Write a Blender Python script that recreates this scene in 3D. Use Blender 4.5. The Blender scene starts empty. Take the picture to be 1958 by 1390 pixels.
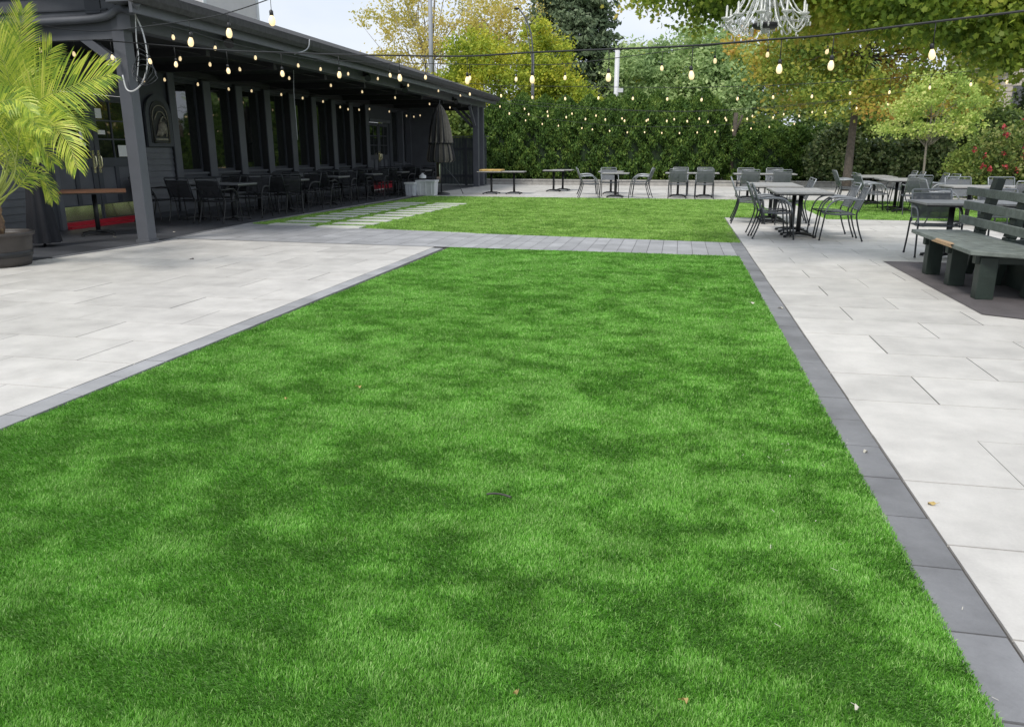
import bpy, math, random
import numpy as np
R=math.radians; PI=math.pi
scene=bpy.context.scene
COL=bpy.data.collections.new("place"); scene.collection.children.link(COL)
rnd=random.Random(7)
# ------------------------------------------------------------------ camera geometry
F=1480.; CX,CY=979.,695.; H=1.4
PIT=math.atan(405/F); YAW=math.atan(321/(F/math.cos(PIT)))
FW=(-math.sin(YAW)*math.cos(PIT),math.cos(YAW)*math.cos(PIT),-math.sin(PIT))
RT=(math.cos(YAW),math.sin(YAW),0.)
UP=(-math.sin(YAW)*math.sin(PIT),math.cos(YAW)*math.sin(PIT),math.cos(PIT))
def ray(x,y):
    a=(x-CX)/F; b=-(y-CY)/F
    return [FW[i]+a*RT[i]+b*UP[i] for i in range(3)]
def G(x,y,z=0.):
    d=ray(x,y); t=(z-H)/d[2]; return (d[0]*t,d[1]*t)
def on_plane(x,y,A,B):      # survey a point of the photo onto the vertical plane over A-B
    d=ray(x,y); nx,ny=-(B[1]-A[1]),(B[0]-A[0])
    t=(nx*A[0]+ny*A[1])/(nx*d[0]+ny*d[1]); return (d[0]*t,d[1]*t,H+d[2]*t)
# ------------------------------------------------------------------ materials
MATS={}
def newmat(name):
    m=bpy.data.materials.new(name); m.use_nodes=True; nt=m.node_tree
    return m,nt,nt.nodes['Principled BSDF']
def N(nt,t,**k):
    n=nt.nodes.new(t)
    for a,b in k.items(): setattr(n,a,b)
    return n
def ramp(nt,cols):
    r=N(nt,'ShaderNodeValToRGB'); e=r.color_ramp.elements
    while len(e)<len(cols): e.new(.5)
    for i,(p,c) in enumerate(cols):
        e[i].position=p; e[i].color=(c[0],c[1],c[2],1)
    return r
def noise(nt,scale,detail=4,vec=None,rough=.55):
    n=N(nt,'ShaderNodeTexNoise'); n.inputs['Scale'].default_value=scale; n.inputs['Detail'].default_value=detail
    n.inputs['Roughness'].default_value=rough
    if vec is not None: nt.links.new(vec,n.inputs['Vector'])
    return n
def mat(name,c,rough=.6,var=.12,nscale=6,bump=0.,bscale=60,metal=0.,spec=.5,world=False):
    if name in MATS: return MATS[name]
    m,nt,b=newmat(name); L=nt.links
    tc=N(nt,'ShaderNodeTexCoord'); geo=N(nt,'ShaderNodeNewGeometry')
    v=geo.outputs['Position'] if world else tc.outputs['Object']
    n=noise(nt,nscale,6,v)
    r=ramp(nt,[(.3,[x*(1-var) for x in c]),(.7,[min(1,x*(1+var)) for x in c])])
    L.new(n.outputs['Fac'],r.inputs['Fac']); L.new(r.outputs['Color'],b.inputs['Base Color'])
    b.inputs['Roughness'].default_value=rough; b.inputs['Metallic'].default_value=metal
    b.inputs['Specular IOR Level'].default_value=spec
    if bump:
        n2=noise(nt,bscale,5,v); bp=N(nt,'ShaderNodeBump'); bp.inputs['Strength'].default_value=bump; bp.inputs['Distance'].default_value=.01
        L.new(n2.outputs['Fac'],bp.inputs['Height']); L.new(bp.outputs['Normal'],b.inputs['Normal'])
    MATS[name]=m; return m
def emis(name,c,s):
    m,nt,b=newmat(name); b.inputs['Base Color'].default_value=(*c,1)
    b.inputs['Emission Color'].default_value=(*c,1); b.inputs['Emission Strength'].default_value=s
    try: m.cycles.emission_sampling='NONE'
    except Exception: pass
    MATS[name]=m; return m
def slabmat(name,c,var,stain,rough=.55,nsc=3.,bump=.15,dirt=(.5,.4,.3),world=True):
    m,nt,b=newmat(name); L=nt.links
    geo=N(nt,'ShaderNodeNewGeometry'); P=geo.outputs['Position']
    r=ramp(nt,[(0,[x*(1-var) for x in c]),(1,[min(1,x*(1+var)) for x in c])])
    L.new(geo.outputs['Random Per Island'],r.inputs['Fac'])
    n=noise(nt,nsc,8,P,.65); n1=noise(nt,.6,4,P); n2=noise(nt,90,3,P)
    mp=N(nt,'ShaderNodeMapRange'); mp.inputs['From Min'].default_value=.35; mp.inputs['From Max'].default_value=.75
    mp.inputs['To Min'].default_value=1+stain*.5; mp.inputs['To Max'].default_value=1-stain
    L.new(n.outputs['Fac'],mp.inputs['Value'])
    mp2=N(nt,'ShaderNodeMapRange'); mp2.inputs['From Min'].default_value=.35; mp2.inputs['From Max'].default_value=.65
    mp2.inputs['To Min'].default_value=1.04; mp2.inputs['To Max'].default_value=.93
    L.new(n1.outputs['Fac'],mp2.inputs['Value'])
    mp3=N(nt,'ShaderNodeMapRange'); mp3.inputs['To Min'].default_value=1.08; mp3.inputs['To Max'].default_value=.92
    L.new(n2.outputs['Fac'],mp3.inputs['Value'])
    a=N(nt,'ShaderNodeMath',operation='MULTIPLY'); L.new(mp.outputs[0],a.inputs[0]); L.new(mp2.outputs[0],a.inputs[1])
    a2=N(nt,'ShaderNodeMath',operation='MULTIPLY'); L.new(a.outputs[0],a2.inputs[0]); L.new(mp3.outputs[0],a2.inputs[1])
    vm=N(nt,'ShaderNodeVectorMath',operation='SCALE'); L.new(r.outputs['Color'],vm.inputs[0]); L.new(a2.outputs[0],vm.inputs['Scale'])
    # a few brownish leaf stains
    n3=noise(nt,1.7,5,P,.6); m3=N(nt,'ShaderNodeMapRange'); m3.inputs['From Min'].default_value=.66; m3.inputs['From Max'].default_value=.8
    m3.inputs['To Max'].default_value=.35; L.new(n3.outputs['Fac'],m3.inputs['Value'])
    mx=N(nt,'ShaderNodeMix',data_type='RGBA'); L.new(m3.outputs[0],mx.inputs[0]); L.new(vm.outputs[0],mx.inputs[6]); mx.inputs[7].default_value=(*dirt,1)
    L.new(mx.outputs[2],b.inputs['Base Color']); b.inputs['Roughness'].default_value=rough
    bp=N(nt,'ShaderNodeBump'); bp.inputs['Strength'].default_value=bump; bp.inputs['Distance'].default_value=.004
    L.new(n2.outputs['Fac'],bp.inputs['Height']); L.new(bp.outputs['Normal'],b.inputs['Normal'])
    MATS[name]=m; return m
def leafmat(name,cols,clump=1.2,trans=.35,rough=.55,cw=.6,seedoff=0.):
    """cols: ramp colours; mixes per-leaf random with clump noise"""
    m,nt,b=newmat(name); L=nt.links
    geo=N(nt,'ShaderNodeNewGeometry')
    n=noise(nt,clump,3,geo.outputs['Position'])
    if seedoff:
        n.noise_dimensions='4D'; n.inputs['W'].default_value=seedoff
    mp=N(nt,'ShaderNodeMapRange'); mp.inputs['From Min'].default_value=.3; mp.inputs['From Max'].default_value=.7
    L.new(n.outputs['Fac'],mp.inputs['Value'])
    a=N(nt,'ShaderNodeMix',data_type='FLOAT'); a.inputs[0].default_value=cw
    L.new(geo.outputs['Random Per Island'],a.inputs[2]); L.new(mp.outputs[0],a.inputs[3])
    k=len(cols); r=ramp(nt,[(.1+.8*i/(k-1),c) for i,c in enumerate(cols)])
    L.new(a.outputs[0],r.inputs['Fac']); L.new(r.outputs['Color'],b.inputs['Base Color'])
    b.inputs['Roughness'].default_value=rough; b.inputs['Specular IOR Level'].default_value=.35
    tr=N(nt,'ShaderNodeBsdfTranslucent'); L.new(r.outputs['Color'],tr.inputs['Color'])
    mx=N(nt,'ShaderNodeMixShader'); mx.inputs[0].default_value=trans
    out=nt.nodes['Material Output']
    L.new(b.outputs[0],mx.inputs[1]); L.new(tr.outputs[0],mx.inputs[2]); L.new(mx.outputs[0],out.inputs['Surface'])
    MATS[name]=m; return m
# ------------------------------------------------------------------ mesh builder
class MB:
    def __init__(s): s.v=[]; s.f=[]; s.m=[]; s.sm=[]
    def quadf(s,pts,mi=0):
        i=len(s.v); s.v+= [tuple(p) for p in pts]; s.f.append(tuple(range(i,i+len(pts)))); s.m.append(mi); s.sm.append(False)
    def box(s,x0,x1,y0,y1,z0,z1,mi=0):
        i=len(s.v); s.v+=[(x0,y0,z0),(x1,y0,z0),(x1,y1,z0),(x0,y1,z0),(x0,y0,z1),(x1,y0,z1),(x1,y1,z1),(x0,y1,z1)]
        for f in ((0,3,2,1),(4,5,6,7),(0,1,5,4),(1,2,6,5),(2,3,7,6),(3,0,4,7)):
            s.f.append(tuple(i+k for k in f)); s.m.append(mi); s.sm.append(False)
        return s
    def bar(s,a,b,w,h,mi=0,up=(0,0,1)):   # rectangular bar from a to b
        a=np.array(a,float); b=np.array(b,float); d=b-a; d/=np.linalg.norm(d); u=np.array(up,float)
        if abs(d@u)>.98: u=np.array((0,1.,0))
        r=np.cross(d,u); r/=np.linalg.norm(r); u=np.cross(r,d); i=len(s.v)
        for p in (a,b):
            for sx,sz in ((-1,-1),(1,-1),(1,1),(-1,1)): s.v.append(tuple(p+r*sx*w/2+u*sz*h/2))
        for f in ((0,1,2,3),(7,6,5,4),(0,4,5,1),(1,5,6,2),(2,6,7,3),(3,7,4,0)):
            s.f.append(tuple(i+k for k in f)); s.m.append(mi); s.sm.append(False)
        return s
    def tube(s,pts,rad,n=8,mi=0,cap=True,closed=False):
        P=[np.array(p,float) for p in pts]; k=len(P)
        rads=rad if isinstance(rad,(list,tuple)) else [rad]*k
        i0=len(s.v); ref=None
        for j in range(k):
            if closed: d=P[(j+1)%k]-P[j-1]
            else: d=P[min(j+1,k-1)]-P[max(j-1,0)]
            d/= (np.linalg.norm(d)+1e-9)
            if ref is None:
                ref=np.array((0,0,1.)) if abs(d[2])<.9 else np.array((1.,0,0))
            r=np.cross(d,ref); r/=(np.linalg.norm(r)+1e-9); u=np.cross(r,d); ref=u
            for q in range(n):
                t=2*PI*q/n; s.v.append(tuple(P[j]+rads[j]*(math.cos(t)*r+math.sin(t)*u)))
        for j in range(k if closed else k-1):
            for q in range(n):
                a=i0+j*n+q; b=i0+j*n+(q+1)%n; jj=(j+1)%k
                s.f.append((a,b,i0+jj*n+(q+1)%n,i0+jj*n+q)); s.m.append(mi); s.sm.append(True)
        if cap and not closed:
            s.f.append(tuple(i0+q for q in range(n))[::-1]); s.m.append(mi); s.sm.append(False)
            s.f.append(tuple(i0+(k-1)*n+q for q in range(n))); s.m.append(mi); s.sm.append(False)
        return s
    def lathe(s,prof,n=24,mi=0,c=(0,0,0),wob=None):
        i0=len(s.v)
        for j,(r,z) in enumerate(prof):
            for q in range(n):
                t=2*PI*q/n; rr=r*(wob(t,j) if wob else 1)
                s.v.append((c[0]+rr*math.cos(t),c[1]+rr*math.sin(t),c[2]+z))
        for j in range(len(prof)-1):
            for q in range(n):
                a=i0+j*n+q; b=i0+j*n+(q+1)%n
                s.f.append((a,b,b+n,a+n)); s.m.append(mi if not callable(mi) else mi(q,j)); s.sm.append(True)
        return s
    def ball(s,c,r,n=8,k=5,mi=0,sz=1.):
        return s.lathe([(r*math.sin(PI*j/k)+1e-5,-r*sz*math.cos(PI*j/k)) for j in range(k+1)],n,mi,c)
    def build(s,name,mats,parent=None,bevel=0):
        me=bpy.data.meshes.new(name); me.from_pydata(s.v,[],s.f)
        if not isinstance(mats,(list,tuple)): mats=[mats]
        for m in mats: me.materials.append(m)
        me.polygons.foreach_set('material_index',s.m); me.polygons.foreach_set('use_smooth',s.sm); me.update()
        o=bpy.data.objects.new(name,me); COL.objects.link(o)
        if parent: o.parent=parent
        if bevel:
            b=o.modifiers.new('bevel','BEVEL'); b.width=bevel; b.segments=2; b.limit_method='ANGLE'
        return o
def curve_pts(ctrl,n=8):   # Catmull-Rom
    c=[np.array(p,float) for p in ctrl]; c=[2*c[0]-c[1]]+c+[2*c[-1]-c[-2]]; out=[]
    for i in range(1,len(c)-2):
        for k in range(n):
            t=k/n; a,b,d,e=c[i-1],c[i],c[i+1],c[i+2]
            out.append(.5*((2*b)+(-a+d)*t+(2*a-5*b+4*d-e)*t*t+(-a+3*b-3*d+e)*t**3))
    out.append(c[-2]); return out
def empty(name,loc=(0,0,0),rz=0):
    o=bpy.data.objects.new(name,None); COL.objects.link(o); o.location=loc; o.rotation_euler=(0,0,rz); o.empty_display_size=.2; return o
def tag(o,label,cat,group=None,kind=None):
    if label: o['label']=label
    if cat: o['category']=cat
    if group: o['group']=group
    if kind: o['kind']=kind
    return o
def struct(o,label=None,cat=None): return tag(o,label,cat,kind='structure')
def kids(o): return KID.get(o.name,[o2 for o2 in COL.objects if o2.parent==o])
KID={}
def freeze(o):
    KID[o.name]=[c for c in COL.objects if c.parent==o]
    for c in KID[o.name]: freeze(c)
def copy_tree(o,parent=None):
    c=o.copy(); COL.objects.link(c); c.parent=parent
    for ch in KID.get(o.name,[]): copy_tree(ch,c)
    return c
def npmesh(name,verts,nper,mat_,parent=None,smooth=False,mats=None,midx=None):
    """verts (k*nper,3): k polygons of nper vertices each"""
    verts=np.ascontiguousarray(verts,np.float32).reshape(-1,3); nv=len(verts); k=nv//nper
    me=bpy.data.meshes.new(name); me.vertices.add(nv); me.vertices.foreach_set('co',verts.ravel())
    me.loops.add(nv); me.loops.foreach_set('vertex_index',np.arange(nv,dtype=np.int32))
    me.polygons.add(k); me.polygons.foreach_set('loop_start',np.arange(0,nv,nper,dtype=np.int32))
    for m in (mats or [mat_]): me.materials.append(m)
    if midx is not None: me.polygons.foreach_set('material_index',midx.astype(np.int32))
    me.update(calc_edges=True)
    o=bpy.data.objects.new(name,me); COL.objects.link(o)
    if parent: o.parent=parent
    return o
def leafquads(pos,size,rng,elong=1.6,flat=.0,droop=0.,normal=None,jit=.6):
    n=len(pos); d=rng.normal(size=(n,3)); d[:,2]*=(1-flat); d[:,2]-=droop
    d/=np.linalg.norm(d,axis=1)[:,None]
    u=rng.normal(size=(n,3))
    if normal is not None:
        nn=normal+jit*rng.normal(size=(n,3)); nn/=np.linalg.norm(nn,axis=1)[:,None]
        d=d-nn*np.sum(d*nn,1)[:,None]; d/=np.linalg.norm(d,axis=1)[:,None]; w=np.cross(d,nn)
    else:
        if flat: u[:,2]*=.3
        w=np.cross(d,u)
    w/=np.linalg.norm(w,axis=1)[:,None]
    s=size*rng.uniform(.6,1.3,n)[:,None]; L=s*elong/2; W=s/2
    q=np.stack([pos-d*L,pos+w*W-d*L*.1,pos+d*L,pos-w*W-d*L*.1],1)
    return q.reshape(-1,3)
MAPLE=[(-.5,0),(-.42,.10),(-.5,.30),(-.18,.26),(-.12,.52),(.05,.30),(.16,.34),(.20,.16),(.5,0),(.20,-.16),(.16,-.34),(.05,-.30),(-.12,-.52),(-.18,-.26),(-.5,-.30),(-.42,-.10)]
def leafpoly(pos,size,rng,tmpl=MAPLE,flat=.4,droop=.5):
    n=len(pos); d=rng.normal(size=(n,3)); d[:,2]-=droop; d/=np.linalg.norm(d,axis=1)[:,None]; u=rng.normal(size=(n,3)); u[:,2]*=(1-flat); w=np.cross(d,u); w/=np.linalg.norm(w,axis=1)[:,None]
    nn=np.cross(d,w); s=size*rng.uniform(.55,1.25,n); t=np.array(tmpl); k=rng.uniform(.15,.4,n)
    q=pos[:,None,:]+s[:,None,None]*(t[None,:,0,None]*d[:,None,:]+t[None,:,1,None]*w[:,None,:]-(np.abs(t[None,:,1,None])**1.5+.3*t[None,:,0,None]**2)*k[:,None,None]*nn[:,None,:])
    return q.reshape(-1,3)
def crownpts(blobs,nclump,nleaf,spread,rng,shell=.55,squash=.7):
    """clumps spread over blobs; leaves gaussian about each clump"""
    b=np.array(blobs,float); vol=(b[:,3]*b[:,4]*b[:,5])**.75; idx=rng.choice(len(b),nclump,p=vol/vol.sum())
    d=rng.normal(size=(nclump,3)); d/=np.linalg.norm(d,axis=1)[:,None]
    r=rng.uniform(shell**3,1,nclump)**(1/3); c=b[idx,:3]+d*r[:,None]*b[idx,3:6]
    sp=spread*rng.uniform(.5,1.3,nclump)
    p=c[:,None,:]+rng.normal(size=(nclump,nleaf,3))*sp[:,None,None]*np.array((1,1,squash))
    return c,p.reshape(-1,3)
# ------------------------------------------------------------------ material set
M_wall=mat('charcoal_paint',(.050,.055,.066),.5,.12,3,.15,40)
M_trim=mat('grey_trim_paint',(.098,.104,.118),.45,.12,3,.1,50)
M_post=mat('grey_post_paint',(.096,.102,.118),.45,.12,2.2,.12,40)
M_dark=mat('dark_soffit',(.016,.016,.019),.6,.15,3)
M_shing=mat('dark_shingle',(.045,.044,.045),.8,.3,14,.6,30)
M_glass,_nt,_b=newmat('window_glass'); _b.inputs['Base Color'].default_value=(.006,.008,.007,1); _b.inputs['Roughness'].default_value=.03; _b.inputs['IOR'].default_value=2.1
_g=N(_nt,'ShaderNodeNewGeometry'); _n=noise(_nt,1.6,2,_g.outputs['Position']); _bp=N(_nt,'ShaderNodeBump'); _bp.inputs['Strength'].default_value=.12; _bp.inputs['Distance'].default_value=.02
_nt.links.new(_n.outputs['Fac'],_bp.inputs['Height']); _nt.links.new(_bp.outputs['Normal'],_b.inputs['Normal'])
M_brass=mat('brass_plate',(.86,.80,.55),.16,.08,5,metal=1.)
M_red=mat('red_paint',(.40,.015,.03),.4,.12,8)
M_white=mat('white_plastic',(.62,.63,.64),.45,.06,8)
M_paper=mat('paper',(.78,.78,.76),.7,.04,20)
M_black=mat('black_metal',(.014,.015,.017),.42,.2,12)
M_graph=mat('graphite_tube',(.036,.04,.045),.35,.15,20,metal=.3)
M_sling=mat('grey_sling',(.15,.162,.178),.7,.1,40,.3,300)
M_slingd=mat('shade_dark_sling',(.022,.024,.028),.7,.1,40,.3,300)  # darker copy of the sling, porch shade put into its colour
for m_,t_ in ((M_sling,.30),(M_slingd,.25)):
    nt_=m_.node_tree; tb_=N(nt_,'ShaderNodeBsdfTransparent'); mm_=N(nt_,'ShaderNodeMixShader'); mm_.inputs[0].default_value=t_
    nt_.links.new(nt_.nodes['Principled BSDF'].outputs[0],mm_.inputs[1]); nt_.links.new(tb_.outputs[0],mm_.inputs[2]); nt_.links.new(mm_.outputs[0],nt_.nodes['Material Output'].inputs['Surface'])
M_rail=mat('silver_grey_rail',(.25,.265,.28),.35,.1,20,metal=.4)
M_top=mat('weathered_grey_tabletop',(.33,.325,.315),.5,.13,9,.2,80)
M_topd=mat('slate_tabletop',(.16,.165,.175),.35,.15,9)
M_wood=mat('brown_wood_top',(.16,.075,.04),.4,.3,7)
M_bench=mat('green_grey_paint',(.150,.172,.155),.55,.3,9,.7,35)
M_benchd=mat('dark_green_paint',(.020,.032,.025),.5,.2,6,.3,45)
M_raw=mat('bare_split_wood',(.42,.28,.16),.7,.2,30)
M_cable=mat('black_cable',(.012,.013,.014),.5,.1,10)
M_gcable=mat('grey_cable',(.30,.31,.33),.5,.1,10)
M_socket=mat('black_socket',(.012,.012,.013),.4,.1,10)
M_bulb=emis('warm_bulb',(1.,.77,.44),.62)
M_bark=mat('grey_bark',(.085,.072,.058),.9,.4,9,1.,25)
M_barkl=mat('pale_bark',(.24,.21,.17),.9,.3,9,.8,25)
M_soil=mat('soil',(.05,.038,.028),.95,.4,5,1.,20,world=True)
M_conc=mat('stone_edging',(.34,.33,.31),.8,.2,4,.4,50,world=True)
M_deck=slabmat('dark_slate_floor',(.062,.065,.073),.16,.35,.5,1.6,.4,(.10,.10,.10))
M_path=slabmat('bluestone_paver',(.34,.342,.35),.13,.25,.6,2.5,.3,(.2,.19,.17))
M_bord=slabmat('border_paver',(.205,.206,.214),.16,.42,.55,2.,.3,(.22,.20,.18))
M_pave=slabmat('porcelain_paver',(.565,.545,.512),.08,.22,.5,2.6,.14,(.42,.35,.27))
M_joint=mat('joint_sand',(.075,.07,.066),.9,.2,20,world=True)
M_stone=slabmat('pale_step_stone',(.56,.565,.52),.08,.15,.7,3.,.3,(.3,.35,.22))
# ------------------------------------------------------------------ ground
def sheet(name,poly,z,m,sub=None):
    b=MB(); b.quadf([(x,y,z) for x,y in poly]); return b.build(name,m)
g=MB(); g.lathe([(400,0),(0.01,0)],64); 
o=g.build('ground',mat('far_ground',(.06,.085,.035),.9,.4,.5,world=True)); o.location=(0,0,-.09); struct(o)
def slabs(name,x0,x1,y0,y1,L,W,m,yo,off,z=0.,gap=.0075,alt=None,inside=None,axis='x'):
    """running-bond slabs, rows along x of depth W starting at yo, length L, joints at off / off+L/2"""
    b=MB(); k0=math.floor((y0-yo)/W); k1=math.ceil((y1-yo)/W)
    for k in range(k0,k1):
        ya=max(y0,yo+k*W); yb=min(y1,yo+(k+1)*W)
        if yb-ya<.01: continue
        o_=off+(L/2 if k%2 else 0)
        i0=math.floor((x0-o_)/L); i1=math.ceil((x1-o_)/L)
        for i in range(i0,i1):
            xa=max(x0,o_+i*L); xb=min(x1,o_+(i+1)*L)
            if xb-xa<.02: continue
            if inside and not inside((xa+xb)/2,(ya+yb)/2): continue
            t=rnd.uniform(-.0012,.0012); g_=gap/2*rnd.uniform(.5,1.7)
            b.box(xa+g_,xb-g_,ya+g_,yb-g_,z-.02,z+t)
    return b.build(name,m)
o=sheet('paving_bed',[(-14,-3),(26,-3),(26,34.2),(-14,34.2)],-.012,M_joint); struct(o)
o=slabs('patio_paving_right',1.045,14.,-.2,17.84,1.025,.592,M_pave,2.86-.592*3,1.54); struct(o)
o=slabs('patio_paving_left',-8.9,-3.575,-.2,11.6,1.025,.592,M_pave,3.88-.592*7,-4.03); struct(o)
o=slabs('far_paving',-9.5,22.,24.5,34.,1.025,.592,M_pave,24.5,.1); struct(o)
o=slabs('connecting_path',2.2,3.15,17.84,24.5,1.,.592,M_pave,17.84,2.2,z=.004); struct(o)
o=slabs('border_right',.86,1.04,-.2,17.84,10,.395,M_bord,2.277,.86-.0,z=.001); struct(o)
o=slabs('border_left',-3.57,-3.40,-.2,11.2,10,.395,M_path,2.2,-3.57,z=.001); struct(o)
# grey paver path between the lawns, narrowing to the right
A,B=(-8.15,11.56),(.86,11.10); Cc,D=(-8.3,14.28),(.86,12.80)
def ynear(x): return A[1]+(B[1]-A[1])*(x-A[0])/(B[0]-A[0])
def yfar(x): return Cc[1]+(D[1]-Cc[1])*(x-Cc[0])/(D[0]-Cc[0]) if x<-3.4 else 13.35+(12.8-13.35)*(x+3.4)/4.26
pb=MB(); w=.215
x=-3.4
while x<.86:
    xb=min(.86,x+w); n=4
    for k in range(n):
        def yy(X,q): return ynear(X)+(yfar(X)-ynear(X))*q/n
        e=.003
        sh=.1 if (k%2) else 0
        xa_,xb_=x+e,xb-e
        pb.quadf([(xa_,yy(xa_,k)+e,.006),(xb_,yy(xb_,k)+e,.006),(xb_,yy(xb_,k+1)-e,.006),(xa_,yy(xa_,k+1)-e,.006)])
    x+=w
struct(pb.build('grey_paver_path',M_path))
pb=MB(); 
x=-8.5
while x<-3.4:
    xb=min(-3.4,x+.43); e=.0035
    for k in range(6):
        def yy(X,q): return ynear(X)+(yfar(X)-ynear(X))*q/6
        pb.quadf([(x+e,yy(x,k)+e,.0055),(xb-e,yy(xb,k)+e,.0055),(xb-e,yy(xb,k+1)-e,.0055),(x+e,yy(x,k+1)-e,.0055)])
    x+=.43
struct(pb.build('grey_slate_apron',M_path))
# dark deck under the porch, with a slightly lighter edge strip
edge=[(-8.45,-1),(-8.36,7.),(-8.30,9.),(-8.10,10.9),(-8.32,12.6),(-8.42,14.3),(-8.42,26),(-8.0,34.2)]
b=MB()
for (xa,ya),(xb,yb) in zip(edge[:-1],edge[1:]):
    nseg=max(1,int((yb-ya)/.6))
    for s in range(nseg):
        y0=ya+(yb-ya)*s/nseg; y1=ya+(yb-ya)*(s+1)/nseg; X0=xa+(xb-xa)*s/nseg; X1=xa+(xb-xa)*(s+1)/nseg; e=.003
        for c in range(5):
            l0=X0-(X0+14)*(c+1)/5; r0=X0-(X0+14)*c/5; l1=X1-(X1+14)*(c+1)/5; r1=X1-(X1+14)*c/5
            b.quadf([(l0+e,y0+e,.012),(r0-e,y0+e,.012),(r1-e,y1-e,.012),(l1+e,y1-e,.012)])
struct(b.build('porch_floor',M_deck))
b=MB()
for (xa,ya),(xb,yb) in zip(edge[2:-1],edge[3:]):
    b.quadf([(xa,ya,.016),(xa+.05,ya,.016),(xb+.05,yb,.016),(xb,yb,.016)]); b.quadf([(xa+.05,ya,-.01),(xb+.05,yb,-.01),(xb+.05,yb,.016),(xa+.05,ya,.016)][::-1])
struct(b.build('porch_floor_edge',M_bord))
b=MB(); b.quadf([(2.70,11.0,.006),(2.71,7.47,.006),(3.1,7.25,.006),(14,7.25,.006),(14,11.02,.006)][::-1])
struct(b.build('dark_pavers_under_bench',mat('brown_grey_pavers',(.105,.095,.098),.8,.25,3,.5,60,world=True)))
# ------------------------------------------------------------------ lawns
LAWN1=[(-3.40,-.3),(.86,-.3),(.86,11.08),(-3.30,11.24)]
LAWN2=[(-8.3,14.33),(-3.4,13.38),(.86,12.83),(1.02,12.83),(1.02,17.86),(1.4,17.86),(2.2,17.86),(2.2,24.5),(-8.0,24.5)]
LAWN3=[(3.15,17.86),(13.,17.86),(13.,24.5),(3.15,24.5)]
M_turfb=mat('turf_backing',(.05,.14,.018),.9,.3,8,.6,120,world=True)
for i,Lw in enumerate((LAWN1,LAWN2,LAWN3)):
    b=MB(); b.quadf([(x,y,-.004 if i==0 else .001) for x,y in Lw]); struct(b.build(['front_lawn_base','back_lawn_base','side_lawn_base'][i],M_turfb))
def inpoly(px,py,poly):
    ins=np.zeros(len(px),bool); j=len(poly)-1
    for i in range(len(poly)):
        xi,yi=poly[i]; xj,yj=poly[j]
        c=((yi>py)!=(yj>py))&(px<(xj-xi)*(py-yi)/(yj-yi+1e-12)+xi); ins^=c; j=i
    return ins
_vn={}
def vnoise(x,y,s,seed):
    k=seed
    if k not in _vn: _vn[k]=np.random.default_rng(seed).random((256,256))
    t=_vn[k]; X=x*s; Y=y*s; xi=np.floor(X).astype(int); yi=np.floor(Y).astype(int); fx=X-xi; fy=Y-yi
    fx=fx*fx*(3-2*fx); fy=fy*fy*(3-2*fy); g=lambda a,b:t[a%256,b%256]
    return (g(xi,yi)*(1-fx)+g(xi+1,yi)*fx)*(1-fy)+(g(xi,yi+1)*(1-fx)+g(xi+1,yi+1)*fx)*fy
def fbm(x,y,s,seed): return (vnoise(x,y,s,seed)+.5*vnoise(x,y,s*2.1,seed+1)+.25*vnoise(x,y,s*4.3,seed+2)+.15*vnoise(x,y,s*9,seed+3))/1.9
def blades(name,poly,rng,dens0,bands,mat_,label,hscale=1.,avoid=None):
    allq=[]; xs=[p[0] for p in poly]; ys=[p[1] for p in poly]; ymin,ymax=min(ys),max(ys)
    for (ya,yb) in bands:
        ya=max(ya,ymin); yb=min(yb,ymax)
        if yb<=ya: continue
        d=max(1.9,math.hypot((ya+yb)/2,1.4)); wd=.0011+.00050*d; hgt=(.0120+.0014*min(d,10))*hscale
        dens=dens0*(.0028/wd)**1.75
        n=int((max(xs)-min(xs)+.03)*(yb-ya)*dens)
        px=rng.uniform(min(xs)-.016,max(xs)+.016,n); py=rng.uniform(ya,yb,n)
        # keep to what the camera can plausibly see
        px2=np.clip(px,min(xs)+.012,max(xs)-.001)
        k=inpoly(px2,py,poly)
        lim=np.maximum(1.5,py*1.02+1.4)
        k&=(px>-lim)&(px<py*1.0+1.6)
        if avoid is not None: k&=~avoid(px,py)
        px=px[k]; py=py[k]; n=len(px)
        # pile direction: the brushed patches lean towards or away from the camera
        warp=.35*fbm(px,py,1.1,31)
        f=fbm(px*.85+warp,py*1.1+warp,3.7,11); f2=fbm(px*.8,py*1.2,8.,21); f3=fbm(px,py,.8,51)
        f4=fbm(px*.7,py*1.3,17.,91); t=np.tanh((f-.5)*3.6+(f2-.5)*3.6+(f3-.5)*2.+(f4-.5)*2.4)
        vx=rng.normal(0,.42,n)+.25*(fbm(px,py,3.7,71)-.5); vy=-1.0*t+rng.normal(0,.40,n)
        ang=np.arctan2(vy,vx); lean=np.clip(np.hypot(vx,vy)*1.0,.02,1.2)
        hh=hgt*rng.uniform(.7,1.25,n)
        dx=np.cos(ang)*np.sin(lean); dy=np.sin(ang)*np.sin(lean); dz=np.cos(lean)
        sa=rng.uniform(0,2*PI,n); wx=np.cos(sa)*wd*.5; wy=np.sin(sa)*wd*.5
        b0=np.stack([px-wx,py-wy,np.full(n,-.003)],1); b1=np.stack([px+wx,py+wy,np.full(n,-.003)],1)
        m=np.stack([px+dx*hh*.45,py+dy*hh*.45,dz*hh*.6],1); wv=np.stack([wx,wy,np.zeros(n)],1)*.8
        tip=np.stack([px+dx*hh*1.15,py+dy*hh*1.15,dz*hh*.95],1)
        q=np.stack([b0,b1,m+wv,tip,m-wv],1)
        allq.append(q.reshape(-1,3))
    q=np.concatenate(allq); o=npmesh(name,q,5,mat_); tag(o,label,'grass',kind='stuff'); return o
m,nt,b_=newmat('turf_blades'); L=nt.links
geo=N(nt,'ShaderNodeNewGeometry')
sx=N(nt,'ShaderNodeSeparateXYZ'); L.new(geo.outputs['Position'],sx.inputs[0])
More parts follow.
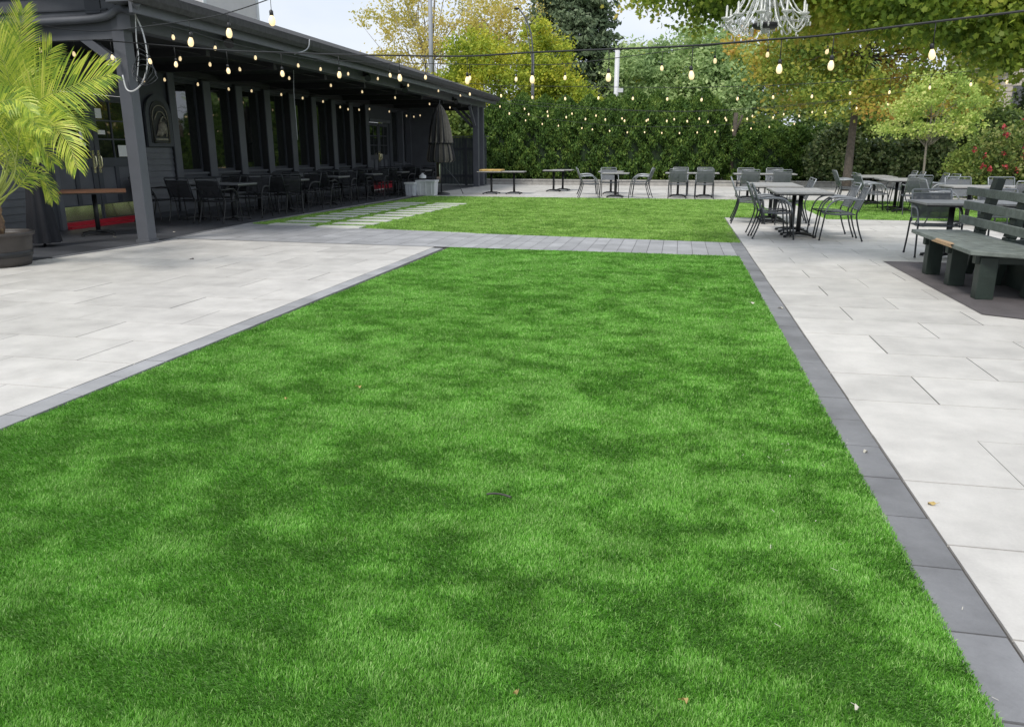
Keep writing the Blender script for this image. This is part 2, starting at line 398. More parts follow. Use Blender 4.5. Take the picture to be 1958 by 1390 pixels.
r1=ramp(nt,[(0.,(.090,.285,.024)),(.5,(.178,.46,.055)),(.85,(.33,.65,.15)),(1.,(.50,.72,.28))]); L.new(geo.outputs['Random Per Island'],r1.inputs['Fac'])
nn=noise(nt,3.2,6,geo.outputs['Position'],.6)  # mottle imitating the shading of brushed pile, put into the blade colour
mr=N(nt,'ShaderNodeMapRange'); mr.inputs['From Min'].default_value=.35; mr.inputs['From Max'].default_value=.65; mr.inputs['To Min'].default_value=.85; mr.inputs['To Max'].default_value=1.15
L.new(nn.outputs['Fac'],mr.inputs['Value'])
vs=N(nt,'ShaderNodeVectorMath',operation='SCALE'); L.new(r1.outputs['Color'],vs.inputs[0]); L.new(mr.outputs[0],vs.inputs['Scale'])
L.new(vs.outputs[0],b_.inputs['Base Color']); b_.inputs['Roughness'].default_value=.5; b_.inputs['Specular IOR Level'].default_value=.3
tr=N(nt,'ShaderNodeBsdfTranslucent'); L.new(vs.outputs[0],tr.inputs['Color']); mx=N(nt,'ShaderNodeMixShader'); mx.inputs[0].default_value=.3
L.new(b_.outputs[0],mx.inputs[1]); L.new(tr.outputs[0],mx.inputs[2]); L.new(mx.outputs[0],nt.nodes['Material Output'].inputs['Surface'])
M_turf=m
M_turf2=m.copy(); M_turf2.name='back_turf_blades'
for n_ in M_turf2.node_tree.nodes:
    if n_.type=='VALTORGB':
        for e_,c_ in zip(n_.color_ramp.elements,((.19,.38,.05),(.30,.54,.10),(.44,.68,.18),(.56,.72,.26))): e_.color=(*c_,1)
rng=np.random.default_rng(3)
bands=[(0,1.6),(1.6,2.2),(2.2,2.8),(2.8,3.5),(3.5,4.3),(4.3,5.3),(5.3,6.5),(6.5,8),(8,9.6),(9.6,11.5)]
blades('front_lawn',LAWN1,rng,50000,bands,M_turf,'bright green artificial turf of the front lawn strip, brushed in light and dark patches')
STONES=[]
for k in range(11):
    y=13.95+.69*k
    if k<11: STONES.append((-7.85+.012*k,-6.98+.012*k,y+.30-.02*k+ (0.0)))
    STONES.append((-6.70+.015*k,-5.82+.015*k,y))
def avoid_st(px,py):
    k=np.zeros(len(px),bool)
    for a,c,y in STONES:
        k|=(px>a-.01)&(px<c+.01)&(py>y-.19)&(py<y+.19)
    return k
bands2=[(12.8,14),(14,16),(16,18.5),(18.5,21.5),(21.5,24.6)]
blades('back_lawn',LAWN2,rng,30000,bands2,M_turf2,'bright green turf of the back lawn beyond the grey paver path',1.1,avoid_st)
blades('side_lawn',LAWN3,rng,24000,bands2,M_turf2,'darker green turf under the tables at the right of the back lawn',1.1)
st=None
for i,(a,c,y) in enumerate(STONES):
    b=MB(); j=rnd.uniform(-.02,.02); b.box(a,c,y-.17+j,y+.17+j,-.01,.022+rnd.uniform(0,.004))
    side='left' if a<-7 else 'right'
    order=['first','second','third','fourth','fifth','sixth','seventh','eighth','ninth','tenth','eleventh'][i//2]
    o=b.build('stepping_stone',M_stone,bevel=.006)
    tag(o,f'pale stepping slab in the back lawn, {order} from the path, {side} column','stepping stone','stepping stones beside the porch')
# ------------------------------------------------------------------ building
bl=empty('restaurant_building',(-11,21.,0)); tag(bl,'long charcoal restaurant building with a timber porch, tall windows and french doors','building')
OFF=(-11,21.,0)
def part(mb,name,m,parent=bl,bevel=0):
    if parent is bl: mb.v=[(x-OFF[0],y-OFF[1],z) for x,y,z in mb.v]
    return mb.build(name,m,parent,bevel)
WX=-11.
# main wall pieces (openings left for doors and windows)
def siding(b,x,y0,y1,z0,z1,face=1):
    z=z0
    while z<z1-.001:
        zt=min(z1,z+.125)
        b.quadf([(x+face*.022,y0,z),(x+face*.022,y1,z),(x+face*.004,y1,zt),(x+face*.004,y0,zt)] if face>0 else [(x,y0,z)]*4)
        b.quadf([(x,y0,z),(x,y1,z),(x+.022,y1,z),(x+.022,y0,z)][::-1])
        z+=.125
W0,W1,WZ0,WZ1=15.95,27.15,.93,2.95
b=MB()
b.box(WX-.3,WX,5.,12.3,0,4.4); b.box(WX-.3,WX,14.75,W0,0,4.4)
b.box(WX-.3,WX,W0,W1,0,WZ0); b.box(WX-.3,WX,W0,31.8,WZ1+.0,4.4); b.box(WX-.3,WX,12.3,14.75,2.55,4.4)
b.box(WX-.3,WX,W1,27.45,0,WZ1); b.box(WX-.3,WX,29.55,29.8,0,WZ1); b.box(WX-.3,WX,29.8,31.8,0,WZ0); b.box(WX-.3,WX,27.45,29.55,2.55,WZ1)
b.box(WX-.3,-9.95,31.8,32.1,0,3.2)
part(b,'wall',M_wall)
b=MB(); siding(b,WX,14.95,15.85,.12,1.48); siding(b,WX,5.,12.1,.12,3.); siding(b,WX,W0,W1,.12,.8)
part(b,'siding',M_trim)
b=MB(); z=.12
while z<3.1:   # end wall boards facing the camera
    b.quadf([(WX,31.778,z),(-9.95,31.778,z),(-9.95,31.796,z+.125),(WX,31.796,z+.125)]); b.quadf([(WX,31.8,z),(-9.95,31.8,z),(-9.95,31.778,z),(WX,31.778,z)]); z+=.125
part(b,'end_siding',M_trim)
b=MB(); b.box(-12.9,-9.9,32.1,32.7,0,.1)
# posts between the windows
def win(y0,y1,x,idx):
    w_=MB(); w_.box(x,x+.06,y0,y0+.05,WZ0,WZ1); w_.box(x,x+.06,y1-.05,y1,WZ0,WZ1); w_.box(x,x+.06,y0+.05,y1-.05,WZ0,WZ0+.07); w_.box(x,x+.06,y0+.05,y1-.05,WZ1-.06,WZ1)
    fr=part(w_,'window',M_wall)
    p=MB(); p.box(x-.02,x+.022,y0+.05,y1-.05,WZ0+.07,WZ1-.06); q=MB(); q.v=[]
    p.v=[(a-OFF[0],c-OFF[1],d) for a,c,d in p.v]; p.build('pane',M_glass,fr)
    s=MB(); s.box(x+.06,WX+.05,y0,y1,WZ0-.04,WZ0+.003); s.v=[(a-OFF[0],c-OFF[1],d) for a,c,d in s.v]; s.build('sill',M_trim,fr)
ys=[15.95]+[17.27+1.402*i for i in range(8)]
for i in range(len(ys)):
    yc=ys[i]; pb_=MB(); h=.14
    pb_.box(WX-.24,WX+.10,yc-h,yc+h,WZ0-.1,WZ1+.05) if i else pb_.box(WX-.24,WX+.08,yc-.1,yc+.12,.1,WZ1+.1)
    (pb_.__init__(),pb_.box(WX-.24,WX+.075,yc-h,yc+h,WZ0-.1,WZ1+.05) if i else pb_.box(WX-.24,WX+.055,yc-.1,yc+.12,.1,WZ1+.1)); part(pb_,'window_post',M_black)  # black core paints porch shade onto the jamb sides; front board stays grey
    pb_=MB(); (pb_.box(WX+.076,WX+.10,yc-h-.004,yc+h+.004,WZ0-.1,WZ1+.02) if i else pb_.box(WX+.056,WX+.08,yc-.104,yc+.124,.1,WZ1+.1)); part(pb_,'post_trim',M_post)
    if i<len(ys)-1: win(yc+h+.002,ys[i+1]-h-.002,WX-.16,i)
for (a,c) in ((29.85,30.7),(30.9,31.7)):
    win(a,c,WX-.16,9); pb_=MB(); pb_.box(WX-.24,WX+.10,c+.002,c+.16,WZ0-.1,WZ1); part(pb_,'window_post',M_post)
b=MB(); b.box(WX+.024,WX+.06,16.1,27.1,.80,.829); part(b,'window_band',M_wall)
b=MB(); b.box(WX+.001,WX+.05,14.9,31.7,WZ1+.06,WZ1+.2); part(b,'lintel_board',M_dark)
# doors
def door(y0,y1,ztop,hinge,parent_name='door',lites=(2,3),kick=True,papers=()):
    x=WX-.10; st_=.12
    d=MB(); zl=1.28; zk=.34
    d.box(x,x+.05,y0,y0+st_,.12,ztop); d.box(x,x+.05,y1-st_,y1,.12,ztop)
    d.box(x,x+.05,y0+st_,y1-st_,ztop-.12,ztop); d.box(x,x+.05,y0+st_,y1-st_,zl-.17,zl); d.box(x,x+.05,y0+st_,y1-st_,.12,.42)
    ym=(y0+y1)/2; d.box(x,x+.05,ym-.05,ym+.05,.42,zl-.17)
    dr=part(d,parent_name,M_wall)
    def sub(mb,n,m_): mb.v=[(a-OFF[0],c-OFF[1],e) for a,c,e in mb.v]; return mb.build(n,m_,dr)
    p=MB(); p.box(x+.01,x+.025,y0+st_,ym-.05,.42,zl-.17); p.box(x+.01,x+.025,ym+.05,y1-st_,.42,zl-.17); sub(p,'panel',M_trim)
    p=MB(); p.box(x+.012,x+.026,y0+st_,y1-st_,zl,ztop-.12); sub(p,'pane',M_glass)
    mu=MB(); nx,nz=lites
    for i in range(1,nx): yy_=y0+st_+(y1-y0-2*st_)*i/nx; mu.box(x+.027,x+.046,yy_-.014,yy_+.014,zl,ztop-.12)
    for i in range(1,nz):
        zz=zl+(ztop-.12-zl)*i/nz; mu.box(x+.028,x+.044,y0+st_,y1-st_,zz-.014,zz+.014)
    sub(mu,'glazing_bar',M_wall)
    if kick:
        k_=MB(); k_.box(x+.051,x+.058,y0+.04,y1-.04,.14,.40); sub(k_,'kickplate',M_brass)
    h_=MB(); hy=y1-.06 if hinge=='l' else y0+.06
    h_.box(x+.05,x+.06,hy-.03,hy+.03,1.0,1.42); h_.tube(curve_pts([(x+.06,hy,1.08),(x+.11,hy,1.12),(x+.11,hy,1.3),(x+.06,hy,1.34)],4),.011,6); sub(h_,'handle',M_brass)
    for (ya,yb,za,zb) in papers:
        pp=MB(); pp.box(x+.047,x+.0495,ya,yb,za,zb); sub(pp,'paper_notice',M_paper)
    return dr
door(12.42,13.50,2.45,'l',papers=[(13.16,13.26,1.62,1.78),(13.14,13.3,1.5,1.56)])
door(13.53,14.62,2.45,'r',papers=[(14.18,14.44,1.30,1.52),(13.66,13.86,1.72,1.80),(13.64,13.82,2.02,2.2)])
b=MB(); b.box(WX-.09,WX+.06,12.3,12.41,0,2.56); b.box(WX-.09,WX+.06,14.63,14.76,0,2.56); b.box(WX-.09,WX+.06,12.41,14.63,2.46,2.56); part(b,'door_frame',M_trim)
b=MB(); b.box(WX-.1,WX+.14,12.42,14.62,.0,.055); b.box(WX-.045,WX+.02,12.42,14.62,.055,.125); part(b,'red_threshold',M_red)
door(27.5,28.49,2.42,'l',lites=(2,3),kick=False); door(28.51,29.5,2.42,'r',lites=(2,3),kick=False)
b=MB(); b.box(WX-.09,WX+.04,27.46,29.54,2.43,2.54); part(b,'door_frame',M_trim)
b=MB(); b.box(WX-.04,WX+.03,27.5,29.5,.04,.36); part(b,'red_kick_panel',M_red)
# porch posts
def post(x,y,w_=.20,h=3.14,name='porch_post'):
    p=MB(); p.box(x-w_/2,x+w_/2,y-w_/2,y+w_/2,.012,h); o=part(p,name,M_post,bevel=.008)
    q=MB(); q.box(x-w_/2-.02,x+w_/2+.02,y-w_/2-.02,y+w_/2+.02,.012,.05); q.v=[(a-OFF[0],c-OFF[1],e) for a,c,e in q.v]; q.build('post_base',M_trim,o); return o
post(-8.27,11.02); post(-8.12,31.7,.22); post(-8.12,32.6,.2)
b=MB(); b.box(-8.24,-8.02,10.9,33.,3.14,3.42); part(b,'eave_beam',M_trim)
b=MB(); b.box(-14,-8.374,10.95,11.09,3.02,3.26); part(b,'gable_beam',M_trim)
b=MB(); b.box(-10.9,-8.22,32.55,32.7,3.1,3.38); part(b,'far_cross_beam',M_trim)
b=MB(); b.bar((-8.30,11.02,2.62),(-8.98,11.02,3.10),.12,.12); part(b,'brace',M_post)
for (a,c) in (((-8.25,31.7,2.35),(-9.05,31.7,3.12)),((-8.14,31.55,2.4),(-8.14,30.8,3.12)),((-8.25,32.6,2.4),(-9.0,32.6,3.1))):
    b=MB(); b.bar(a,c,.1,.1); part(b,'brace',M_post)
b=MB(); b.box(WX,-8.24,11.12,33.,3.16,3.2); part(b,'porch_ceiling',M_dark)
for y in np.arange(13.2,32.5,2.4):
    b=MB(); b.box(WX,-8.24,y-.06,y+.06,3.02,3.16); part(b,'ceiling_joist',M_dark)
# roof
b=MB(); b.quadf([(-7.52,10.4,3.60),(-7.52,33.2,3.60),(-11.1,33.2,4.75),(-11.1,10.4,4.75)]); b.quadf([(-7.52,10.4,3.55),(-11.1,10.4,4.70),(-11.1,33.2,4.70),(-7.52,33.2,3.55)])
b.quadf([(-7.52,10.4,3.55),(-7.52,33.2,3.55),(-7.52,33.2,3.60),(-7.52,10.4,3.60)]); b.quadf([(-7.52,10.4,3.55),(-7.52,10.4,3.60),(-11.1,10.4,4.75),(-11.1,10.4,4.70)])
b.quadf([(-7.52,33.2,3.60),(-7.52,33.2,3.55),(-11.1,33.2,4.70),(-11.1,33.2,4.75)])
b.box(-20,-11.1,5,33.2,4.5,4.75)
part(b,'roof',M_shing)
b=MB(); b.box(-7.66,-7.61,10.42,33.15,3.28,3.54); part(b,'fascia',M_trim)
b=MB(); b.box(-8.02,-7.66,10.42,33.1,3.43,3.46); part(b,'soffit',M_trim)
b=MB()
prof=[(-7.60,3.55),(-7.60,3.44),(-7.56,3.40),(-7.50,3.40),(-7.46,3.47),(-7.45,3.56),(-7.47,3.56),(-7.49,3.48),(-7.58,3.46),(-7.585,3.55)]
i=len(b.v)
for y in (10.3,33.2):
    for (x_,z_) in prof: b.v.append((x_,y,z_))
n_=len(prof)
for k in range(n_):
    b.f.append((k,(k+1)%n_,n_+(k+1)%n_,n_+k)[::-1]); b.m.append(0); b.sm.append(False)
b.f.append(tuple(range(n_))); b.m.append(0); b.sm.append(False); b.f.append(tuple(range(2*n_-1,n_-1,-1))); b.m.append(0); b.sm.append(False)
part(b,'gutter',M_shing)
b=MB(); b.box(-8.372,-8.243,10.93,11.11,3.145,3.42); part(b,'corner_block',M_trim)
# gable end over the doors
b=MB(); b.quadf([(-8.1,10.95,3.26),(-8.1,10.95,3.42),(-11.1,10.95,4.6),(-16,10.95,4.6),(-16,10.95,3.26)]); 
part(b,'gable_board',M_trim)
b=MB()
for z in (3.42,3.62,3.82,4.02,4.22): b.box(-16,-8.1-(z-3.3)*2.6,10.925,10.949,z,z+.02)
part(b,'gable_lath',M_wall)
b=MB(); b.tube(curve_pts([(-7.55,10.45,3.42),(-7.75,10.6,3.33),(-8.15,10.86,3.42),(-8.5,10.86,3.30),(-9.6,10.86,3.27),(-12.5,10.86,3.2)],6),.055,12); part(b,'downspout',M_trim)
b=MB(); b.box(-8.78,-8.52,10.93,10.947,3.38,3.58); part(b,'downspout_bracket',M_wall)
# eave spotlights
for (y,z) in ((13.4,3.34),(19.8,3.30),(22.6,3.22),(28.,3.2)):
    e=MB(); e.box(-8.02,-7.96,y-.05,y+.05,z-.06,z+.06); e.tube([(-7.96,y,z),(-7.9,y-.03,z-.06)],.02,6); e.tube([(-7.9,y,z-.02),(-7.84,y-.16,z-.12)],[.05,.085],10)
    part(e,'floodlight',M_black)
# wall sign (arched, carved)
sg=empty('wall_sign',(WX+.03,15.40,1.50)); tag(sg,'arched charcoal wall sign with a pale carved relief, beside the first window','sign')
def arch(w_,h,n=14):
    pts=[(-w_/2,0),(w_/2,0),(w_/2,h-w_*.42)]
    for k in range(n+1):
        t=PI*k/n; pts.append((w_/2*math.cos(t)*.96,h-w_*.42+w_*.42*math.sin(t)))
    pts.append((-w_/2,h-w_*.42)); return pts
def archmesh(w_,h,x0,x1,z0):
    b=MB(); P=arch(w_,h); i=0
    b.v=[(x0,y,z0+z) for y,z in P]+[(x1,y,z0+z) for y,z in P]; n=len(P)
    b.f=[tuple(range(n,2*n)),tuple(range(n-1,-1,-1))]+[(k,(k+1)%n,n+(k+1)%n,n+k) for k in range(n)]; b.m=[0]*len(b.f); b.sm=[False]*len(b.f); return b
archmesh(.86,1.06,0,.05,0).build('board',M_wall,sg); archmesh(.62,.86,.05,.065,.08).build('panel',M_black,sg)
b=MB(); b.tube([(.075,y,.08+z) for y,z in arch(.52,.76)],.012,6,closed=True)
Ms_=mat('faded_gilt',(.24,.22,.17),.6,.4,30)
b.ball((.075,.03,.38),.11,10,6,0,1.3); b.ball((.075,-.05,.28),.08,8,5); b.tube(curve_pts([(.08,-.16,.22),(.08,-.05,.4),(.08,.02,.56),(.08,.1,.62)],5),.018,6); b.tube(curve_pts([(.08,.15,.2),(.08,.18,.35),(.08,.08,.5)],5),.016,6)
b.box(.066,.08,-.2,.2,.13,.17)
b.tube(curve_pts([(.08,-.2,.55),(.08,-.08,.7),(.08,.08,.7),(.08,.2,.55)],5),.014,6)
b.build('relief',Ms_,sg)
# the pale block standing behind the roof
pb_=empty('rendered_block',(-34,44,0)); tag(pb_,'pale grey rendered building rising behind the porch roof','building')
b=MB(); b.box(-12,8,-2.4,3.6,0,14); b.box(-12,8.05,-2.45,-2.401,8.2,8.3); b.build('wall',mat('pale_render',(.62,.60,.61),.8,.05,1.),pb_)
b=MB(); b.box(4.6,5.6,-2.6,-2.46,7.,12); b.box(8.0,8.06,-2.4,-2.1,5,13); b.box(8.0,8.06,3.4,3.62,5,13.8); b.build('corner_panel',mat('white_panel',(.7,.72,.75),.6,.04,1.),pb_)
b=MB(); 
for z in (7.2,9.4,11.6): b.box(-2,3.6,-2.5,-2.46,z,z+.06)
b.build('cornice',M_white,pb_)
# ------------------------------------------------------------------ furniture prototypes
def make_chair(kind):
    fr,sl,rl=(M_graph,M_sling,M_rail) if kind=='grey' else (M_black,M_slingd,M_graph)  # porch chairs take dark materials that stand in for shade
    t=empty('armchair'); w_=.27
    b=MB()
    for s in range(6):
        y0=-.21+.075*s; z0=.425-.018*math.sin(PI*s/6); y1=y0+.075; z1=.425-.018*math.sin(PI*(s+1)/6)
        b.quadf([(-w_+.03,y0,z0),(w_-.03,y0,z0),(w_-.03,y1,z1),(-w_+.03,y1,z1)]); b.quadf([(-w_+.03,y0,z0-.008),(-w_+.03,y1,z1-.008),(w_-.03,y1,z1-.008),(w_-.03,y0,z0-.008)])
    b.tube([(-w_+.02,-.22,.42),(-w_+.02,.245,.43)],.011,6); b.tube([(w_-.02,-.22,.42),(w_-.02,.245,.43)],.011,6); b.tube([(-w_+.02,.245,.43),(w_-.02,.245,.43)],.011,6); b.tube([(-w_+.02,-.2,.42),(w_-.02,-.2,.42)],.011,6)
    b.build('seat',sl,t)
    b=MB(); A_=np.array((0,-.245,.50)); B_=np.array((0,-.385,.83)); n=5
    for s in range(n):
        p=A_+(B_-A_)*s/n; q=A_+(B_-A_)*(s+1)/n; bw=.015*math.sin(PI*s/n); bw2=.015*math.sin(PI*(s+1)/n)
        for o_ in (0,-.008):
            f=[(-w_+.035,p[1]-bw+o_,p[2]),(w_-.035,p[1]-bw+o_,p[2]),(w_-.035,q[1]-bw2+o_,q[2]),(-w_+.035,q[1]-bw2+o_,q[2])]
            b.quadf(f if o_ else f[::-1])
    b.build('backrest',sl,t)
    b=MB(); b.tube([(-w_+.02,-.235,.45),(-w_+.02,-.40,.865),(-w_+.035,-.405,.88),(w_-.035,-.405,.88),(w_-.02,-.40,.865),(w_-.02,-.235,.45)],.012,6); b.tube([(-w_+.02,-.385,.83),(w_-.02,-.385,.83)],.009,6); b.tube([(-w_+.02,-.245,.50),(w_-.02,-.245,.50)],.009,6)
    b.build('back_rail',rl,t)
    for s in (-1,1):
        b=MB(); b.tube(curve_pts([(s*w_,.29,.0),(s*w_,.265,.2),(s*w_,.235,.45)],4),.0125,7); b.tube([(s*w_,.29,0.),(s*w_,.288,.02)],.016,7); b.build('leg',fr,t)
        b=MB(); b.tube(curve_pts([(s*w_,-.36,.0),(s*w_,-.285,.2),(s*w_,-.235,.4),(s*(w_-.01),-.25,.5)],4),.0125,7); b.tube([(s*w_,-.36,0.),(s*w_,-.353,.02)],.016,7); b.build('leg',fr,t)
        b=MB(); b.tube(curve_pts([(s*w_,.235,.45),(s*w_,.19,.56),(s*w_,.09,.645),(s*(w_+.005),-.05,.665),(s*(w_+.0),-.2,.655),(s*(w_-.015),-.32,.65)],5),[.0125]*5+[.014]*5+[.018]*11+[.012]*5,7); b.build('armrest',fr if kind!='grey' else rl,t)
    freeze(t); return t
def make_table(kind,w_=.9,d_=.9):
    t=empty('bistro_table'); mt={'grey':M_top,'slate':M_topd,'wood':M_wood}[kind]
    b=MB(); n=6 if kind=='grey' else 1
    for i in range(n):
        x0=-w_/2+w_*i/n; b.box(x0+(.0015 if i else 0),x0+w_/n-(.0015 if i<n-1 else 0),-d_/2,d_/2,.725,.75)
    top=b.build('tabletop',mt,t)
    b=MB(); b.box(-w_/2+.01,w_/2-.01,-d_/2+.01,d_/2-.01,.705,.724); b.box(-.2,.2,-.03,.03,.69,.705); b.box(-.03,.03,-.2,.2,.685,.70); b.build('underframe',M_black,t)
    b=MB(); b.tube([(0,0,.05),(0,0,.70)],.038,12); b.tube([(0,0,.05),(0,0,.09)],[.07,.04],12); b.build('column',M_black,t)
    b=MB()
    for k in range(4):
        a=k*PI/2+PI/4; c,s=math.cos(a),math.sin(a)
        b.bar((0,0,.055),(c*.20,s*.20,.05),.055,.035); b.bar((c*.19,s*.19,.05),(c*.34,s*.34,.022),.05,.024); b.tube([(c*.33,s*.33,0),(c*.33,s*.33,.02)],.028,8)
    b.build('base',M_black,t); freeze(t); return t
PROTO={}
def place(kindkey,maker,x,y,rz,label,cat,group,first=[True],z=.0):
    if kindkey not in PROTO:
        PROTO[kindkey]=maker(); o=PROTO[kindkey]
    else: o=copy_tree(PROTO[kindkey])
    o.location=(x,y,z); o.rotation_euler=(0,0,rz); tag(o,label,cat,group); return o
E_,W_,N_,S_=-PI/2,PI/2,0.,PI     # facing directions
def chair(x,y,rz,label,kind='grey',group='grey mesh armchairs on the patio'):
    return place('chair_'+kind,lambda:make_chair(kind),x+rnd.uniform(-.015,.015),y+rnd.uniform(-.015,.015),rz+rnd.uniform(-.06,.06),label,'chair',group,z=.014 if kind=='black' else .004)
def table(x,y,rz,label,kind='grey',w_=.9,d_=.9,group='grey topped pedestal tables'):
    return place(f'table_{kind}_{w_}_{d_}',lambda:make_table(kind,w_,d_),x,y,rz,label,'table',group,z=.014 if kind!='grey' else .003)
# --- front right set A / B
table(2.04,14.02,0,'grey square table nearest the camera, front half of the pair beside the lawn corner')
table(2.06,14.95,.01,'grey square table pushed against the back of the nearest patio table')
table(1.93,16.62,0,'grey square table behind the front pair, near half of the second pair')
table(1.95,17.55,0,'grey square table at the far end of the second patio pair')
chair(2.60,13.67,W_,'grey mesh armchair at the right of the nearest patio table, closest to the camera')
chair(2.57,14.35,W_,'grey mesh armchair at the right of the nearest pair of tables, behind the closest chair')
chair(1.62,13.72,E_,'grey mesh armchair at the left of the nearest patio table, closest to the camera')
chair(1.58,14.25,E_,'grey mesh armchair at the left of the nearest pair, second from the camera')
chair(1.44,16.55,E_,'grey mesh armchair at the left of the second pair, standing by the lawn corner')
chair(1.50,17.35,E_,'grey mesh armchair at the left of the second pair, farther from the camera')
chair(2.22,16.45,W_,'grey mesh armchair at the right of the second pair, nearer of two backs')
chair(2.24,17.05,W_,'grey mesh armchair at the right of the second pair, farther of two backs')
# --- far groups
table(2.1,25.3,0,'grey table on the far paving behind the second pair, left half'); table(3.0,25.3,0,'grey table on the far paving behind the second pair, right half')
for x,s in ((2.1,'left'),(2.95,'right')):
    chair(x,26.15,S_,f'grey mesh armchair, hedge side of the table behind second pair, {s}')
    chair(x,24.65,N_,f'grey mesh armchair, lawn side of the table behind second pair, {s}')
table(0.,25.9,0,'grey table of the twin set before the hedge gap, left half',w_=.82,d_=.82); table(.83,25.9,0,'grey table of the twin set before the hedge gap, right half',w_=.82,d_=.82)
for x,s in ((.0,'left'),(.78,'right')):
    chair(x,25.05,N_,f'grey mesh armchair seen from behind at the lawn edge of the twin set, {s} one')
    chair(x+.05,26.75,S_,f'grey mesh armchair on the hedge side of the twin set, {s} one')
table(-1.93,25.15,0,'grey table with thick column in the middle of the far paving, front one',w_=.82,d_=.82); table(-2.25,27.3,0,'grey table standing just behind the thick columned middle table',w_=.82,d_=.82)
chair(-2.68,24.75,E_+.25,'grey mesh armchair at the left of the front middle table'); chair(-3.0,26.9,E_+.1,'grey mesh armchair at the left of the rear middle table')
chair(-1.15,24.95,W_-.2,'grey mesh armchair at the right of the front middle table'); chair(-1.25,26.9,W_-.1,'grey mesh armchair at the right of the rear middle table')
chair(-2.2,25.95,S_+.2,'grey mesh armchair between the two middle tables')
table(-4.42,28.5,.1,'small grey table standing alone left of the middle set',w_=.75,d_=.75); table(-4.2,29.3,.0,'small grey table just behind the lone table by the hedge',w_=.75,d_=.75)
table(-5.47,26.5,.05,'small grey table beside the yellow clothed table',w_=.75,d_=.75)
yt=table(-6.24,26.4,0,'small pedestal table near the porch corner carrying a yellow cushion',w_=.82,d_=.82)
b=MB(); b.box(-.38,.38,-.3,.3,0,.06); o=b.build('seat_cushion',mat('mustard_cloth',(.52,.36,.12),.9,.3,12,.5,60),bevel=.02); o.location=(-6.22,26.42,.755); tag(o,'mustard yellow cushion lying on the table near the porch corner','cushion')
# --- right: tables on the side lawn
for (x,y,l) in ((5.25,20.4,'front left'),(5.35,21.35,'second'),(5.2,23.0,'third'),(5.3,23.95,'farthest')):
    table(x,y,0,f'grey table on the shaded side lawn beneath the small tree, {l} of the row')
for i,(x,y,r,l) in enumerate(((4.62,20.3,E_,'front left'),(4.72,21.3,E_,'second left'),(4.55,22.9,E_,'third left'),(4.7,23.9,E_,'farthest left'),(5.98,20.4,W_,'front right'),(6.0,21.2,W_,'second right'),(5.92,22.8,W_,'third right'),(5.95,23.7,W_,'farthest right'),(5.3,19.65,N_,'end'))):
    chair(x,y,r,f'grey mesh armchair at the shaded side lawn tables, {l} seat')
table(6.6,17.0,0,'grey table behind the bench, left of the far right row'); table(7.55,17.0,0,'grey table behind the bench, second of the far right row'); table(5.6,17.0,0,'grey table standing left of the far right row, behind the long table')
for x,l in ((5.75,'first'),(6.6,'second'),(7.4,'third')):
    chair(x,17.85,S_,f'dark grey armchair behind the far right tables, {l} from the left')
chair(5.0,16.6,E_,'dark grey armchair at the left end of the far right row'); chair(6.2,16.2,N_,'dark grey armchair with its back to the bench, far right row')
for i,(x,l) in enumerate(((3.62,'left'),(4.54,'middle'),(5.46,'right'))):
    table(x,11.55,0,f'grey table directly behind the green bench, {l} of three')
chair(3.48,11.72,S_,'dark framed armchair facing the camera behind the left table near the bench')
chair(4.45,12.0,S_,'dark framed armchair tucked behind the middle table near the bench'); 
# --- porch
GP='shade-darkened armchairs on the porch'
ords=['first','second','third','fourth','fifth','sixth']
for k in range(6):
    y=15.0+2.45*k
    table(-9.12,y,0,f'slate topped porch table, {ords[k]} pair from the pillar, outer half','slate',.76,.76,'dark tables along the porch windows')
    table(-9.90,y,0,f'slate topped porch table, {ords[k]} pair from the pillar, window half','slate',.76,.76,'dark tables along the porch windows')
    for (x,dy,r,l) in ((-9.0,-.62,N_,'outer seat on the near side'),(-9.72,-.64,N_,'inner seat on the near side'),(-9.02,.64,S_,'outer seat on the far side'),(-9.78,.62,S_,'inner seat on the far side')):
        chair(x,y+dy,r+rnd.uniform(-.12,.12),f'shade-darkened armchair at the {ords[k]} porch table, {l}','black',GP)
chair(-10.5,14.4,E_,'shade-darkened armchair against the siding below the wall sign','black',GP); chair(-8.85,17.0,N_+.5,'shade-darkened armchair standing askew between the first and second porch tables','black',GP)
table(-9.75,11.75,R(38),'brown wood topped table in front of the french doors','wood',1.0,1.0,'wood topped table')
# black folded umbrella by the table
u=empty('folded_umbrella',(-9.35,10.1,.012)); tag(u,'black folded patio umbrella standing behind the palm pot','umbrella')
b=MB(); b.lathe([(.03,2.1),(.06,1.8),(.10,1.3),(.13,.8),(.17,.35),(.20,.06)],32,0,(0,0,0),lambda t,j:1+.25*math.sin(8*t)*(j/5)); b.build('canopy',mat('black_cloth',(.012,.013,.018),.85,.2,10),u)
b=MB(); b.tube([(0,0,0),(0,0,2.25)],.02,8); b.build('pole',M_black,u)
